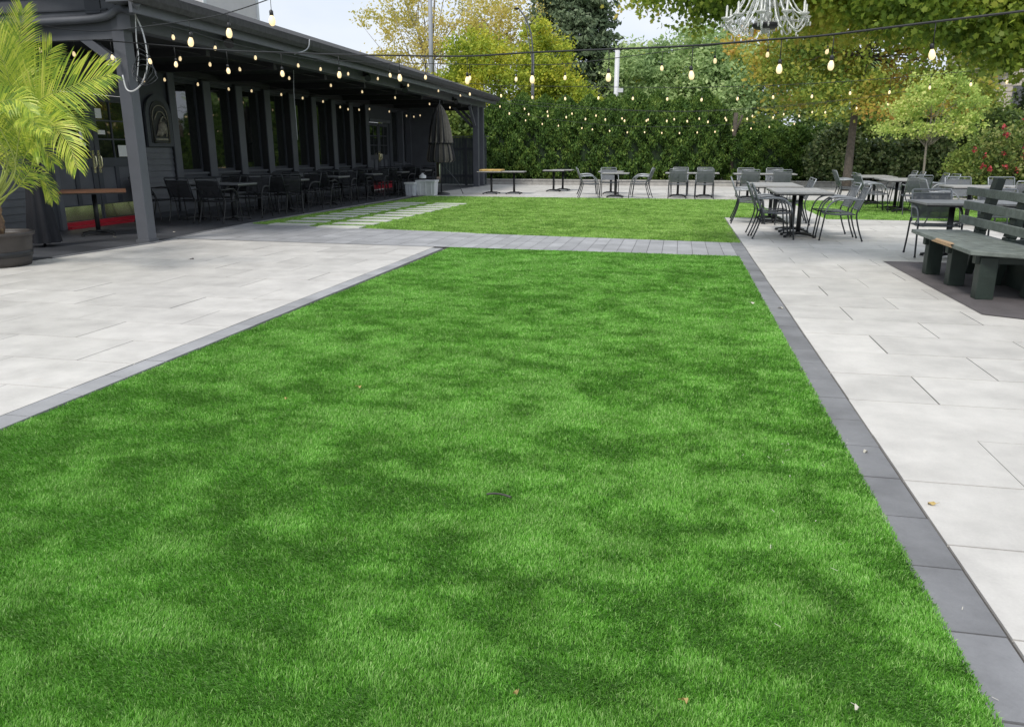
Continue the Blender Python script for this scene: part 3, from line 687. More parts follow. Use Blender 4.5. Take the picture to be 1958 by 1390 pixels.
# striped umbrella
u=empty('striped_umbrella',(-7.72,25.4,.012)); tag(u,'closed two tier patio umbrella with black and tan stripes at the porch end','umbrella')
Mst=mat('tan_stripe',(.17,.15,.13),.85,.2,10); Msb=mat('black_stripe',(.018,.018,.02),.85,.2,10)
nq=72
def wob(t,j): return 1+.16*math.sin(12*t+.6*j)*min(1,j/2)+.05*math.sin(5*t)
b=MB(); b.lathe([(.04,2.86),(.13,2.74),(.23,2.5),(.30,2.15),(.345,1.8),(.36,1.66)],nq,lambda q,j:(q//3)%2,(0,0,0),wob); b.lathe([(.31,1.68),(.37,1.5),(.41,1.28),(.43,1.12),(.37,1.04)],nq,lambda q,j:((q+1)//3)%2,(0,0,0),lambda t,j:1+.14*math.sin(11*t+1)+.05*math.sin(3*t)); b.build('canopy',[Msb,Mst],u)
b=MB(); b.lathe([(.35,1.70),(.37,1.68),(.365,1.62),(.33,1.61)],nq,0,(0,0,0),wob); b.build('strap',Msb,u)
b=MB(); b.tube([(0,0,.05),(0,0,2.95)],.022,8); b.ball((0,0,2.97),.035); b.tube(curve_pts([(.02,0,1.0),(.5,.1,.45),(.72,.1,.03)],4),.012,6); b.build('pole',M_graph,u)
b=MB(); b.lathe([(.01,.09),(.12,.085),(.27,.05),(.29,0)],24); b.build('base',M_black,u)
# totes
def tote(x,y,w_,d_,h,m,lm,label,rz=0,lid=True):
    t=empty('storage_tote',(x,y,.014),rz); tag(t,label,'storage box')
    b=MB(); a=.9
    p=[(-w_/2*a,-d_/2*a,0),(w_/2*a,-d_/2*a,0),(w_/2*a,d_/2*a,0),(-w_/2*a,d_/2*a,0),(-w_/2,-d_/2,h),(w_/2,-d_/2,h),(w_/2,d_/2,h),(-w_/2,d_/2,h)]
    b.v=p; b.f=[(0,3,2,1),(0,1,5,4),(1,2,6,5),(2,3,7,6),(3,0,4,7),(4,5,6,7)]; b.m=[0]*6; b.sm=[False]*6
    for s in (-.3,0,.3): b.box(w_*s-.02,w_*s+.02,-d_/2-.005,-d_/2*a+.0,.04,h-.05)
    b.build('tub',m,t,.01)
    if lid: b=MB(); b.box(-w_/2-.02,w_/2+.02,-d_/2-.02,d_/2+.02,h-.03,h+.03); b.build('lid',lm,t,.012)
    return t
tote(-8.0,24.75,.62,.5,.46,M_white,M_white,'white plastic storage tub with lid at the porch end beside the striped umbrella',.05)
tote(-8.42,24.35,.30,.34,.40,mat('pale_blue_plastic',(.50,.52,.56),.5,.08,8),M_white,'small pale blue grey bin left of the white tub',0)
b=MB(); b.lathe([(.11,.0),(.12,.08),(.05,.12),(.02,.16)],20); o=b.build('white_bag',M_white)
o.location=(-8.15,24.75,.56); tag(o,'small white crumpled bag standing on the white storage tub','bag')
# ------------------------------------------------------------------ fence and gate by the porch end
ft=empty('board_fence',(-8.9,32.9,0)); tag(ft,'tall dark board fence closing the gap beyond the porch end','fence')
b=MB(); x=-1.1
while x<.9:
    b.box(x,x+.125,-.012,.012,.05,1.96+rnd.uniform(-.01,.02)); x+=.135
b.build('boards',mat('dark_fence_paint',(.07,.085,.088),.6,.2,5,.3,30),ft)
b=MB(); b.box(-1.1,.9,-.06,-.013,.35,.45); b.box(-1.1,.9,-.06,-.013,1.45,1.55); b.box(-.02,.08,-.075,-.0131,.0,1.9); b.build('rail',M_wall,ft)
b=MB(); b.box(-1.2,1.0,-.14,.14,1.99,2.03); b.build('cap',M_trim,ft)
# ------------------------------------------------------------------ low stone edging and bed
b=MB(); x=-9
while x<22:
    l=rnd.uniform(.75,1.1); b.box(x+.004,x+l-.004,34.0,34.28,-.05,.17+rnd.uniform(-.006,.006)); b.box(x-.02,x+l-.03,33.97,34.30,.171+.008,.235); x+=l
o=b.build('low_garden_wall',M_conc); tag(o,'low pale stone edging wall running below the clipped hedge','wall')
b=MB(); b.quadf([(-12,34.28,.14),(40,34.28,.14),(40,48,.2),(-12,48,.2)]); struct(b.build('planting_bed',M_soil))
# ------------------------------------------------------------------ vegetation
def tree(name,loc,label,cat,blobs,nclump,nleaf,spread,size,lm,bark,trunk,limbs,seed,group=None,elong=1.5,flat=.3,shell=.5,droop=0.,poly=False,lo=1):
    r=np.random.default_rng(seed); t=empty(name,loc); tag(t,label,cat,group)
    c,p=crownpts(blobs,nclump,nleaf,spread,r,shell)
    npmesh('crown',leafpoly(p,size,r) if poly else leafquads(p,size,r,elong,flat,droop),16 if poly else 4,lm,t)
    b=MB(); b.tube(curve_pts([q[:3] for q in trunk],3),[float(v) for v in np.interp(np.linspace(0,len(trunk)-1,3*(len(trunk)-1)+1),range(len(trunk)),[q[3] for q in trunk])],10)
    tp=[np.array(q[:3]) for q in trunk]; 
    for k in r.choice(len(c),min(limbs,len(c)),replace=False):
        e=c[k]; cand=[q for q in tp[lo:] if q[2]<e[2]-.1] or [tp[lo]]
        s=cand[r.integers(len(cand))]; mid=(s+e)/2+np.array((0,0,.12*np.linalg.norm(e-s)))+r.normal(size=3)*.08*np.linalg.norm(e-s)
        rr=trunk[-1][3]*r.uniform(.35,.8)
        b.tube(curve_pts([s,mid,e],4),[float(v) for v in np.linspace(rr,rr*.2,9)],5)
    b.build('trunk',bark,t); return t
LM_arb=leafmat('arborvitae_foliage',[(.028,.065,.014),(.06,.13,.022),(.115,.205,.035),(.25,.35,.07)],1.8,.2,.6,.45)
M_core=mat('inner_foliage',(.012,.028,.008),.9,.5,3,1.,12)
def arbor_mesh(seed,h,r0,n):
    r=np.random.default_rng(seed); z=r.uniform(0,1,n)**.9; a=r.uniform(0,2*PI,n)
    prof=np.where(z<.12,.75+z*2.1,np.where(z<.66,1.0,np.maximum(0,1-((z-.66)/.34)**1.5)**.8))
    lump=1+.14*np.sin(3*a+9*z+seed)+.12*np.sin(6*a-17*z+seed*2)+.11*np.sin(11*a+37*z)+.07*np.sin(19*a-61*z+seed)
    rad=r0*prof*lump*r.uniform(.80,1.06,n)
    p=np.stack([rad*np.cos(a),rad*np.sin(a),z*h+ .12*h*r.normal(size=n)*.12],1)
    nn=np.stack([np.cos(a),np.sin(a),.25*np.ones(n)],1)
    d=np.stack([.45*np.cos(a),.45*np.sin(a),1.*np.ones(n)],1)+.55*r.normal(size=(n,3)); d/=np.linalg.norm(d,axis=1)[:,None]
    nn=nn+.9*r.normal(size=(n,3)); w=np.cross(d,nn); w/=np.linalg.norm(w,axis=1)[:,None]
    s=r.uniform(.032,.075,n)[:,None]; q=np.stack([p-d*s*.8,p+w*s*.5,p+d*s*1.3,p-w*s*.5],1).reshape(-1,3)
    return q
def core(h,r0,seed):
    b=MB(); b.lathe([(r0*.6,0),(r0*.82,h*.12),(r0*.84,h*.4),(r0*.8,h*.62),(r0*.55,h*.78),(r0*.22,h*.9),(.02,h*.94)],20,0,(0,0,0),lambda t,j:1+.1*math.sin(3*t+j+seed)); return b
AR=[]
for i in range(4):
    h,r0=3.45,.95
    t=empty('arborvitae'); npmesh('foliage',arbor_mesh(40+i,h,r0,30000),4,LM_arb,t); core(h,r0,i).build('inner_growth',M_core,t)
    b=MB(); b.tube([(0,0,-.1),(0,0,.6)],.08,8); b.build('trunk',M_bark,t); freeze(t); AR.append(t)
pos=[]; x=-8.15; k=0
ordn=['first','second','third','fourth','fifth','sixth','seventh','eighth','ninth','tenth','eleventh','twelfth','thirteenth','fourteenth']
while x<1.3:
    pos.append((x,36.4+rnd.uniform(-.1,.1),1.07+rnd.uniform(-.07,.07)-(.06 if k==0 else 0),1.)); x+=1.02+rnd.uniform(-.06,.06); k+=1
used=set()
for i,(x,y,s,wd) in enumerate(pos):
    src=AR[i%4]
    o=src if i%4 not in used else copy_tree(src); used.add(i%4)
    o.location=(x,y,.12); o.rotation_euler=(0,0,rnd.uniform(0,6)); o.scale=(wd,wd,s)
    tag(o,f'dark green clipped arborvitae in the tall hedge, {ordn[i]} from the porch end','hedge tree','arborvitae of the tall hedge')
for i,(x,y,s) in enumerate(((2.9,36.6,.70),(3.9,36.4,.72),(4.9,36.5,.70),(5.9,36.6,.68))):
    o=copy_tree(AR[i%4]); o.location=(x,y,.1); o.rotation_euler=(0,0,i*1.3); o.scale=(1,1,s)
    tag(o,f'lower dark arborvitae right of the hedge gap, {ordn[i]} from the gap','hedge tree','arborvitae of the lower hedge')
LM_yel=leafmat('yellow_birch_leaves',[(.36,.38,.10),(.66,.60,.16),(.82,.70,.22),(.86,.74,.40)],.5,.6,.6,.5)
LM_yg=leafmat('yellow_green_leaves',[(.14,.22,.03),(.34,.44,.05),(.58,.60,.07),(.75,.66,.08)],.5,.4,.6,.6)
LM_gr=leafmat('willow_green_leaves',[(.20,.31,.13),(.34,.48,.20),(.50,.64,.28),(.66,.74,.36)],.35,.4,.6,.6)
LM_sp=leafmat('blue_spruce_needles',[(.055,.09,.045),(.11,.16,.085),(.19,.25,.14),(.32,.38,.25)],.8,.1,.7,.5)
LM_mo=leafmat('orange_maple_leaves',[(.12,.20,.04),(.26,.36,.06),(.44,.46,.08),(.62,.46,.10),(.68,.36,.11)],.45,.45,.55,.65)
LM_mn=leafmat('near_maple_leaves',[(.10,.17,.03),(.20,.30,.045),(.38,.47,.07),(.54,.54,.10),(.60,.44,.10)],.6,.6,.5,.62)
LM_st=leafmat('small_tree_leaves',[(.22,.34,.08),(.42,.56,.13),(.62,.72,.20),(.76,.70,.28)],.9,.4,.55,.5)
LM_rh=leafmat('rhododendron_leaves',[(.03,.055,.02),(.08,.13,.04),(.20,.26,.09),(.46,.50,.26)],1.6,.15,.4,.45)
LM_bg=leafmat('back_tree_leaves',[(.04,.075,.02),(.10,.16,.035),(.19,.27,.05),(.30,.34,.08)],.5,.3,.6,.6)
# spruce
def spruce(loc,h,rb,label,seed):
    r=np.random.default_rng(seed); t=empty('spruce_tree',loc); tag(t,label,'tree'); P=[];Dv=[]
    nb=1700
    for i in range(nb):
        u_=r.uniform(.0,1)**.8; z=h*(.08+.9*u_); L_=rb*(1-u_)**.62*r.uniform(.7,1.08); a=r.uniform(0,2*PI); m=int(18+26*(1-u_))
        s=r.uniform(.15,1,m)**.6; rad=L_*s; zz=z-L_*.18*s+L_*.12*s*s
        sw=(r.normal(size=m)*.13*L_*(1.1-s*.6))
        px=rad*np.cos(a)-sw*np.sin(a); py=rad*np.sin(a)+sw*np.cos(a)
        P.append(np.stack([px,py,zz+r.normal(size=m)*.09],1))
    P=np.concatenate(P); npmesh('crown',leafquads(P,.18,r,2.2,.2,.25),4,LM_sp,t)
    b=MB(); b.tube([(0,0,-.2),(0,0,h*.5),(0,0,h*.97)],[.28,.16,.02],8); b.build('trunk',M_bark,t)
spruce((-8.1,60,-.1),22,5.0,'tall dark blue green spruce rising behind the hedge',5)
# birch with sparse yellow leaves
tree('birch_tree',(-18.,58,-.1),'tall sparse yellow leaved birch behind the porch roof, branches showing against the sky','tree',
 [(-3.6,0,7.4,2.6,2.,2.4),(-1.2,0,9.5,3.,2.5,3.4),(1.8,0,8.6,3.,2.5,3.),(0,0,12.5,4,3,3),(4.2,0,10.8,2.6,2,3.),(-3.5,0,11.5,2.5,2,2.5)],300,40,.38,.13,LM_yel,M_barkl,[(0,0,0,.22),(.1,0,4,.18),(-.1,0,8,.13),(.2,0,12,.06)],85,11,shell=.25)
tree('birch_tree',(-12.6,56,-.1),'yellow birch left of the curved street lamp, thinner leaves','tree',
 [(0,0,8.6,2.2,2,2.4),(.8,0,11.2,2.2,2,2.6),(-1.2,0,10.5,2,2,2)],120,34,.4,.13,LM_yel,M_barkl,[(0,0,0,.16),(.1,0,5,.12),(0,0,9,.06)],40,12,shell=.25)
tree('yellow_green_tree',(-12.6,48,-.1),'dense yellow green tree over the porch end, left of the street lamp','tree',
 [(-1.6,0,4.2,2.6,2.2,1.9),(1.2,0,5.6,2.4,2.,2.4),(.2,0,7.1,1.5,1.6,1.5),(-3.6,0,3.6,2.,1.8,1.4)],330,80,.36,.12,LM_yg,M_bark,[(0,0,0,.2),(0,0,3,.15),(.1,0,6,.06)],20,13)
tree('golden_tree',(-8.3,50,-.1),'bright golden tree between the street lamp and the spruce','tree',
 [(0,0,6.6,1.7,1.6,2.),(.8,0,4.6,2.2,1.8,1.5),(2.6,0,3.9,1.4,1.4,.9),(-.6,0,8.4,.8,.8,.8)],210,80,.32,.12,LM_yg,M_bark,[(0,0,0,.16),(0,0,3,.12),(.1,0,6,.05)],15,14)
tree('willow_tree',(-.9,58,-.1),'large pale green willow like tree behind the hedge, left of centre','tree',
 [(-2.,0,6.2,2.8,2.4,2.6),(1.6,0,6.9,3.2,2.6,3.),(-.5,0,4.,4.2,2.5,2.),(3.8,0,4.6,2.2,2.,2.4)],520,80,.42,.13,LM_gr,M_bark,[(0,0,0,.3),(.1,0,4,.2),(0,0,7,.08)],22,15,elong=2.6,droop=.3)
tree('lime_tree',(-3.9,66,-.1),'small lime yellow tree beside the white pole, behind the willow','tree',
 [(0,0,7.5,2.3,2,1.9),(1.5,0,6.,2.6,2,2.)],170,52,.42,.18,LM_yg,M_bark,[(0,0,0,.2),(0,0,4,.15),(0,0,7,.06)],12,16)
tree('green_tree',(5.6,56,-.1),'mid green tree behind the orange maple','tree',
 [(-2,0,5.5,2.8,2.4,3.),(1.8,0,6.5,3.4,2.6,3.4),(5,0,5.,3,2.4,2.8)],420,75,.45,.15,LM_gr,M_bark,[(0,0,0,.3),(.1,0,4,.2),(0,0,7,.08)],16,17,elong=2.)
# tree behind the porch end seen through the porch
tree('green_tree',(-12.4,40,-.1),'leafy green tree seen through the open end of the porch','tree',
 [(0,0,2.6,2.4,1.8,1.7),(2.4,0,2.1,1.8,1.5,1.3)],230,60,.3,.13,LM_bg,M_bark,[(0,0,0,.15),(0,0,1.5,.12),(0,0,3,.05)],8,18)
# middle maple with grey trunk
tree('maple_tree',(6.08,31.2,0),'orange and green maple with a grey trunk standing behind the patio tables','tree',
 [(-1.6,0,4.0,2.3,1.8,1.3),(-2.6,.2,5.3,1.9,1.8,1.4),(0.6,0,4.6,2.2,1.9,1.6),(2.6,.3,4.4,2.0,1.8,1.5),(-.6,0,6.7,2.8,2.2,1.7),(2.4,0,6.6,2.6,2,1.7),(-1.0,-.5,3.0,1.7,1.2,.5),(1.6,-.6,3.0,1.6,1.2,.5),(3.6,0,3.6,1.5,1.3,1.)],520,70,.27,.10,LM_mo,M_bark,[(0,0,0,.17),(-.0,0,1.6,.135),(.03,0,3,.12),(.15,0,4.6,.09),(.1,0,6.6,.05)],50,19,shell=.35,lo=3)
# small young tree
tree('young_tree',(6.55,23.7,0),'slender young tree with pale green crown and thin straight trunk on the side lawn','tree',
 [(-.75,0,2.05,.6,.5,.32),(.65,0,2.1,.7,.5,.35),(-.2,0,2.6,.7,.6,.4),(.35,0,3.05,.6,.5,.4),(.95,0,2.65,.5,.5,.4),(-.95,0,2.5,.35,.3,.25),(-.4,0,3.1,.35,.3,.3),(0,0,1.95,.6,.5,.2)],190,34,.10,.055,LM_st,M_barkl,[(0,0,0,.034),(.02,0,.8,.03),(-.0,0,1.5,.027),(.03,0,2.3,.016)],34,20,shell=.2,lo=2)
# near maple over the right side
NEARBLOBS=[]
for (px_,py_,Y_,ra,rz_) in ((1262,-8,11.6,.42,.16),(1340,-6,11.3,.6,.28),(1335,40,11.6,.28,.14),(1420,-15,11.,.6,.3),(1540,0,10.3,.55,.3),(1600,-10,10.,.7,.45),(1680,0,9.8,.75,.42),(1770,-12,9.4,.8,.5),(1850,15,9.2,.6,.42),(1935,40,9.,.5,.36),(1885,95,9.6,.26,.16),(2040,40,8.8,.7,.5),(2130,-40,8.8,1.2,1.),(1700,-110,9.8,1.3,.8),(1450,-90,10.6,1.1,.6)):
    q_=on_plane(px_,py_,(-9,Y_),(9,Y_)); NEARBLOBS.append((q_[0]-5.6,q_[1]-8.9,q_[2],ra,ra*.9,rz_))
tree('maple_tree',(5.6,8.9,0),'big maple at the right whose leafy branches overhang the patio and hold the chandelier','tree',
 NEARBLOBS,1400,38,.135,.066,LM_mn,M_bark,
 [(0,0,0,.24),(-.05,0,1.6,.2),(.0,.2,2.9,.17),(-.2,.5,4.,.10),(-.3,.6,5.,.05)],70,21,shell=.05,poly=True,lo=3)
b=MB()
# shrubs
def shrub(x,y,h,w_,lm,label,seed,n=110,leaf=.10,group='shrubs of the back border',z=.1):
    return tree('shrub',(x,y,z),label,'shrub',[(0,0,h*.5,w_,w_*.8,h*.5),(w_*.4,-.2,h*.35,w_*.6,w_*.5,h*.36),(-w_*.45,-.1,h*.4,w_*.55,w_*.5,h*.38)],n,60,.16,leaf,lm,M_bark,[(0,0,0,.06),(0,0,h*.3,.05),(0,0,h*.6,.02)],10,seed,group)
shrub(6.3,34.9,2.2,1.15,LM_rh,'pale edged rhododendron left of the grey maple trunk',30,170)
shrub(8.2,35.2,2.0,1.2,LM_rh,'dark rhododendron right of the grey maple trunk',31,170)
shrub(10.1,35.1,2.3,1.3,LM_rh,'dense rhododendron behind the side lawn tables',32,170)
shrub(12.2,34.6,2.9,1.5,LM_bg,'dark leafy shrub behind the young tree',33,200)
shrub(9.6,27.3,2.0,1.3,LM_bg,'broad dark green shrub behind the far right tables',34,220,.08,z=0)
shrub(11.8,27.2,2.6,1.5,LM_rh,'tall dark shrub at the right behind the bench',35,220,.08,z=0)
shrub(12.9,34.6,3.0,1.5,LM_rh,'tall shadowy shrub before the cream house',36,220)
LM_ro=leafmat('rose_bush_leaves',[(.04,.07,.015),(.10,.16,.03),(.22,.26,.06),(.34,.34,.12)],2.,.25,.5,.4)
t=shrub(7.9,21.2,2.1,.95,LM_ro,'green bush with red blooms at the right edge behind the bench',37,190,.06,z=0)
r=np.random.default_rng(8); c=np.stack([r.normal(-.45,.3,16),r.normal(-.7,.2,16),r.uniform(.9,2.1,16)],1); p=(c[:,None,:]+r.normal(size=(16,14,3))*.03).reshape(-1,3)
npmesh('red_blooms',leafquads(p,.05,r,1.2),4,mat('red_petals',(.34,.03,.035),.6,.2,30),t)
# tall background greenery on the right
for i,(x,y,h,w_,lm,l) in enumerate(((10.5,42,4.6,2.4,LM_bg,'dark tree mass behind the orange maple'),(13.2,41,3.8,1.7,LM_bg,'dark tree left of the cream house'),(3.6,41,2.9,1.6,LM_bg,'low dark tree seen in the hedge gap'),(21.,40,5.2,3.,LM_bg,'dark tree beside the cream house'))):
    tree('background_tree',(x,y,0),l,'tree',[(0,0,h*.6,w_,w_*.8,h*.4),(w_*.7,0,h*.45,w_*.7,w_*.6,h*.36),(-w_*.7,0,h*.42,w_*.7,w_*.6,h*.34)],260,60,.34,.15,lm,M_bark,[(0,0,0,.14),(0,0,h*.4,.1),(0,0,h*.7,.04)],12,50+i,'trees behind the shrubs')
# brown trellis post in hedge gap
b=MB(); b.tube([(0,0,0),(0.02,0,2.9)],.09,8); b.tube([(.02,0,2.),(.3,.05,2.8)],.05,7); o=b.build('dead_trunk',M_bark); o.location=(2.25,36.1,.1); tag(o,'bare brown trunk standing in the gap of the hedge','tree trunk')
# ------------------------------------------------------------------ street lamp, poles, houses
sl_=empty('street_lamp',(-8.05,44,0)); sl_.scale=(.88,.88,.885); tag(sl_,'tall grey street lamp with a curved arm above the hedge','street lamp')
b=MB(); b.tube([(0,0,0),(0,0,4),(0,0,7.4)],[.11,.1,.08],10); b.build('pole',M_trim,sl_)
b=MB(); b.tube(curve_pts([(0,0,7.2),(-.12,0,8.4),(-.45,0,9.3),(-.85,0,9.85)],5),.045,8); b.tube(curve_pts([(0,0,6.6),(-.25,0,8.0),(-.5,0,9.3)],5),.025,6); b.build('arm',M_trim,sl_)
b=MB(); b.lathe([(.02,.06),(.14,.03),(.17,-.02),(.12,-.06),(.02,-.07)],14,0,(-1.02,0,9.9)); b.build('lamp_head',M_dark,sl_)
b=MB(); b.tube([(0,0,0),(.15,0,14)],[.15,.12],10); o=b.build('utility_pole',mat('grey_steel_pole',(.30,.32,.36),.5,.05,3)); o.location=(-15.75,50,0); tag(o,'plain grey pole before the yellow birch','pole')
b=MB(); b.tube([(0,0,0),(.0,0,6.35)],[.13,.12],10); b.box(.1,.35,-.1,.1,4.3,4.5); b.tube([(0,0,6.35),(0,0,6.37)],.14,10); o=b.build('white_pole',M_white); o.location=(-3.35,42,0); tag(o,'white pole rising from behind the hedge beside the spruce','pole')
hs=empty('grey_roofed_house',(-3.2,64,0)); tag(hs,'house with grey roof glimpsed between spruce and willow','house')
b=MB(); b.box(-3,4,0,6,0,5.); b.build('wall',M_white,hs)
b=MB(); b.quadf([(-3.4,-.4,4.9),(4.4,-.4,4.9),(4.4,3,6.9),(-3.4,3,6.9)]); b.quadf([(-3.4,6.4,4.9),(-3.4,3,6.9),(4.4,3,6.9),(4.4,6.4,4.9)]); b.build('roof',mat('grey_roof',(.13,.13,.145),.8,.2,4),hs)
hs=empty('cream_house',(20.,46,0)); tag(hs,'cream sided house with a brown gable behind the trees at the right','house')
b=MB()
b.box(-4.6,9,0,8,0,7.2)
z=.2
while z<7: b.box(-4.64,9.02,-.03,-.001,z,z+.2); z+=.26
b.build('wall',mat('cream_siding',(.52,.47,.40),.7,.06,1.),hs)
Mbr=mat('brown_roof',(.075,.05,.042),.8,.3,3)
b=MB(); b.quadf([(-5.3,-.6,4.4),(-5.3,-.6,4.7),(-3.2,-.6,7.6),(-2.9,-.6,7.3)]); b.quadf([(-5.3,-.6,4.7),(-5.3,8,4.7),(-3.2,8,7.6),(-3.2,-.6,7.6)]); b.box(-6.4,-4.66,-.4,5,2.6,4.4); b.build('gable_roof',Mbr,hs)
b=MB(); b.box(-3.6,-2.6,-.06,-.031,3.2,4.6); b.build('window',M_glass,hs)
# ------------------------------------------------------------------ string lights
bulbP=None
def make_bulb():
    b=MB(); b.lathe([(.001,-.075),(.018,-.072),(.030,-.055),(.0345,-.03),(.031,-.005),(.021,.018),(.016,.03)],12); o=b.build('bulb',M_bulb)
    s=MB(); s.lathe([(.017,.028),(.021,.032),(.021,.075),(.014,.082),(.006,.09)],10); s.build('socket',M_socket,o)
    w_=MB(); w_.tube([(0,0,.085),(0,0,1.)],.0035,5); 
    freeze(o); return o
nb_=0
def strand(label,A,B,wire,bulbxs,drop,sc=1.,wr=.006,m=None,real=False,wm=None):
    """wire: photo points surveyed onto the vertical plane A-B (real=True: wire is already 3D points, bulbxs fractions)"""
    global bulbP,nb_
    pts=wire if real else [on_plane(x,y,A,B) for x,y in wire]
    C_=curve_pts(pts,8); Ca=np.array(C_)
    t=empty('string_light',tuple(Ca[0])); tag(t,label,'string lights','strings of warm bulbs over the garden')
    b=MB(); b.tube([p-Ca[0] for p in C_],wr,5); 
    if real: bp=[np.array(curve_at(Ca,f)) for f in bulbxs]
    else:
        bp=[]
        for bx in bulbxs:
            # find point on wire whose photo column is bx
            d=Ca-np.array((0,0,H)); xs=CX+F*(d@np.array(RT))/(d@np.array(FW)); j=int(np.argmin(np.abs(xs-bx))); 
            j=min(max(j,1),len(xs)-2); k=j if (xs[j]-bx)*(xs[j+1]-bx)<=0 else j-1
            f=(bx-xs[k])/(xs[k+1]-xs[k]+1e-9); f=min(1,max(0,f)); bp.append(Ca[k]*(1-f)+Ca[k+1]*f)
    for p in bp:
        dr=drop*(1+rnd.uniform(-.08,.08))
        if dr>.1*sc: b.tube([p-Ca[0],p-Ca[0]-np.array((0,0,dr-.085*sc))],.0035 if wr<.008 else .004,4)
        if bulbP is None: o=make_bulb(); bulbP=o
        else: o=copy_tree(bulbP)
        o.parent=t; o.location=tuple(p-Ca[0]-np.array((0,0,dr))); o.scale=(sc,sc,sc); o.rotation_euler=(rnd.uniform(-.12,.12),rnd.uniform(-.12,.12),0); nb_+=1
    b.build('cable',wm or M_cable,t); return t
def curve_at(Ca,f): j=f*(len(Ca)-1); k=min(int(j),len(Ca)-2); return Ca[k]*(1-(j-k))+Ca[k+1]*(j-k)
strand('nearest string of large warm bulbs crossing the whole garden from the porch pillar',(-8.2,10.75),(3.5,6.0),
 [(0,60),(150,74),(283,85),(430,97),(535,101),(650,105),(760,107),(893,108),(1018,101),(1165,95),(1325,88),(1490,75),(1580,68),(1790,42),(1990,18)],[72,137,211,283,333,433,537,647,763,893,1018,1165,1325,1495,1595,1790],.22,.72,wr=.009)
strand('string rising from the gable to the top of the photo above the porch roof',(-9.9,10.7),(-5.2,8.6),[(50,42),(120,56),(200,60),(290,50),(360,40),(430,27),(515,-1),(560,-24)],[361,435,517],.2,1.0)
strand('second string of bulbs, meeting the chandelier, behind the nearest string',(-7.9,14.6),(3.6,11.6),[(600,112),(700,120),(812,122),(987,125),(1090,122),(1220,106),(1325,92),(1430,80),(1580,66),(1700,50),(1800,36)],[745,813,898,987,1081,1165,1267,1369,1470,1585],.20,.7)
strand('third string of bulbs passing just above the top of the hedge',(-7.8,20),(9,17.),[(860,158),(958,164),(1080,166),(1277,168),(1412,166),(1555,160),(1704,150),(1860,136),(1990,124)],[898,958,1018,1081,1145,1211,1277,1343,1412,1480,1555,1628,1704,1781,1860,1930],.24,.7)
strand('fourth string of bulbs hanging across the upper hedge',(-7.8,25.5),(6,24.5),[(930,194),(1000,201),(1083,207),(1200,212),(1315,214),(1425,210),(1545,200),(1660,186),(1780,168)],[974,1011,1048,1083,1120,1158,1195,1237,1276,1315,1355,1390,1430,1480,1530,1580,1640,1700],.27,.68)
strand('fifth string of bulbs hanging across the upper hedge, a little behind the fourth',(-7.8,28.5),(7,27.5),[(930,184),(1003,194),(1094,203),(1190,210),(1290,213),(1390,210),(1500,202),(1620,190)],[956,1003,1047,1094,1140,1190,1240,1290,1338,1388,1440,1500,1555],.26,.68)
strand('sixth and lowest string of bulbs across the middle of the hedge',(-7.8,31),(7,30),[(935,203),(1005,220),(1068,230),(1166,240),(1266,243),(1368,240),(1472,231),(1590,216)],[1005,1037,1068,1113,1133,1166,1200,1233,1266,1300,1334,1368,1402,1437,1472,1520],.2,.65)
strand('string of bulbs fixed along the outer gutter of the porch',(-7.40,11),(-7.40,33),[(292,44),(361,60),(410,75),(487,94),(569,110),(655,126),(732,142),(800,157),(870,172),(928,184)],[329,361,410,487,569,612,665,722,780,838,880],.13,.7)
strand('string of bulbs under the porch eave beam',(-8.35,11),(-8.35,33),[(330,95),(400,108),(457,118),(552,137),(632,153),(692,166),(755,178),(821,191),(900,207)],[343,400,457,552,632,692,755,821,860],.12,.7)
strand('string of bulbs inside the porch in front of the windows',(-9.9,11.3),(-9.9,32),[(255,140),(313,138),(377,148),(436,158),(480,162),(537,170),(617,184),(665,200),(706,200),(744,205),(790,216),(811,210)],[273,313,377,436,480,537,578,617,650,665,686,706,744,777,791,803],.13,.65)
# loose cable coil on the pillar and conduit
t=empty('cable_coil',(-8.1,10.85,2.7)); tag(t,'tangle of grey cables hanging at the top of the porch pillar','cable')
b=MB()
for k in range(5):
    cx,cz,ra,rb=.22+.03*k,-.02-.05*k,.10+.025*k,.26-.03*k
    b.tube([(cx+ra*math.cos(q/20*2*PI)+.02*math.sin(q*.9+k),-.03*k+.03*math.sin(q),cz+rb*math.sin(q/20*2*PI)) for q in range(20)],.006,6,closed=True)
b.build('loops',M_graph,t)
b=MB(); b.tube(curve_pts([(.15,0,.75),(.30,0,.4),(.33,0,0),(.22,0,-.28),(.05,0,-.42),(-.08,0,-.40),(-.12,0,-.2)],6),.011,7); b.tube(curve_pts([(.25,-.02,.8),(.2,-.02,.3),(.2,-.02,.05),(.12,-.02,-.3)],6),.008,6); b.tube(curve_pts([(-.35,-.05,-.05),(-.2,-.05,-.06),(-.16,-.05,.02),(-.22,-.05,.08)],6),.009,6); b.build('hooked_cable',M_white,t)
b=MB(); A0=on_plane(625,78,(-7.45,11),(-7.45,33)); Pc=[on_plane(x,y,(-7.42,11),(-7.42,33)) for x,y in ((592,76),(590,90),(582,98),(563,104))]
Pd=[on_plane(x,y,(-8.6,11),(-8.6,33)) for x,y in ((561,118),(562,180),(566,230),(569,268))]
b.tube(curve_pts(Pc,5),.012,6); o=b.build('roof_cable',M_gcable); tag(o,'short pale cable hooked over the gutter edge','cable')
b=MB(); b.tube(curve_pts(Pd,5),.008,6); o=b.build('hanging_cord',M_gcable); tag(o,'thin pale cord hanging straight down from the porch beam','cord')
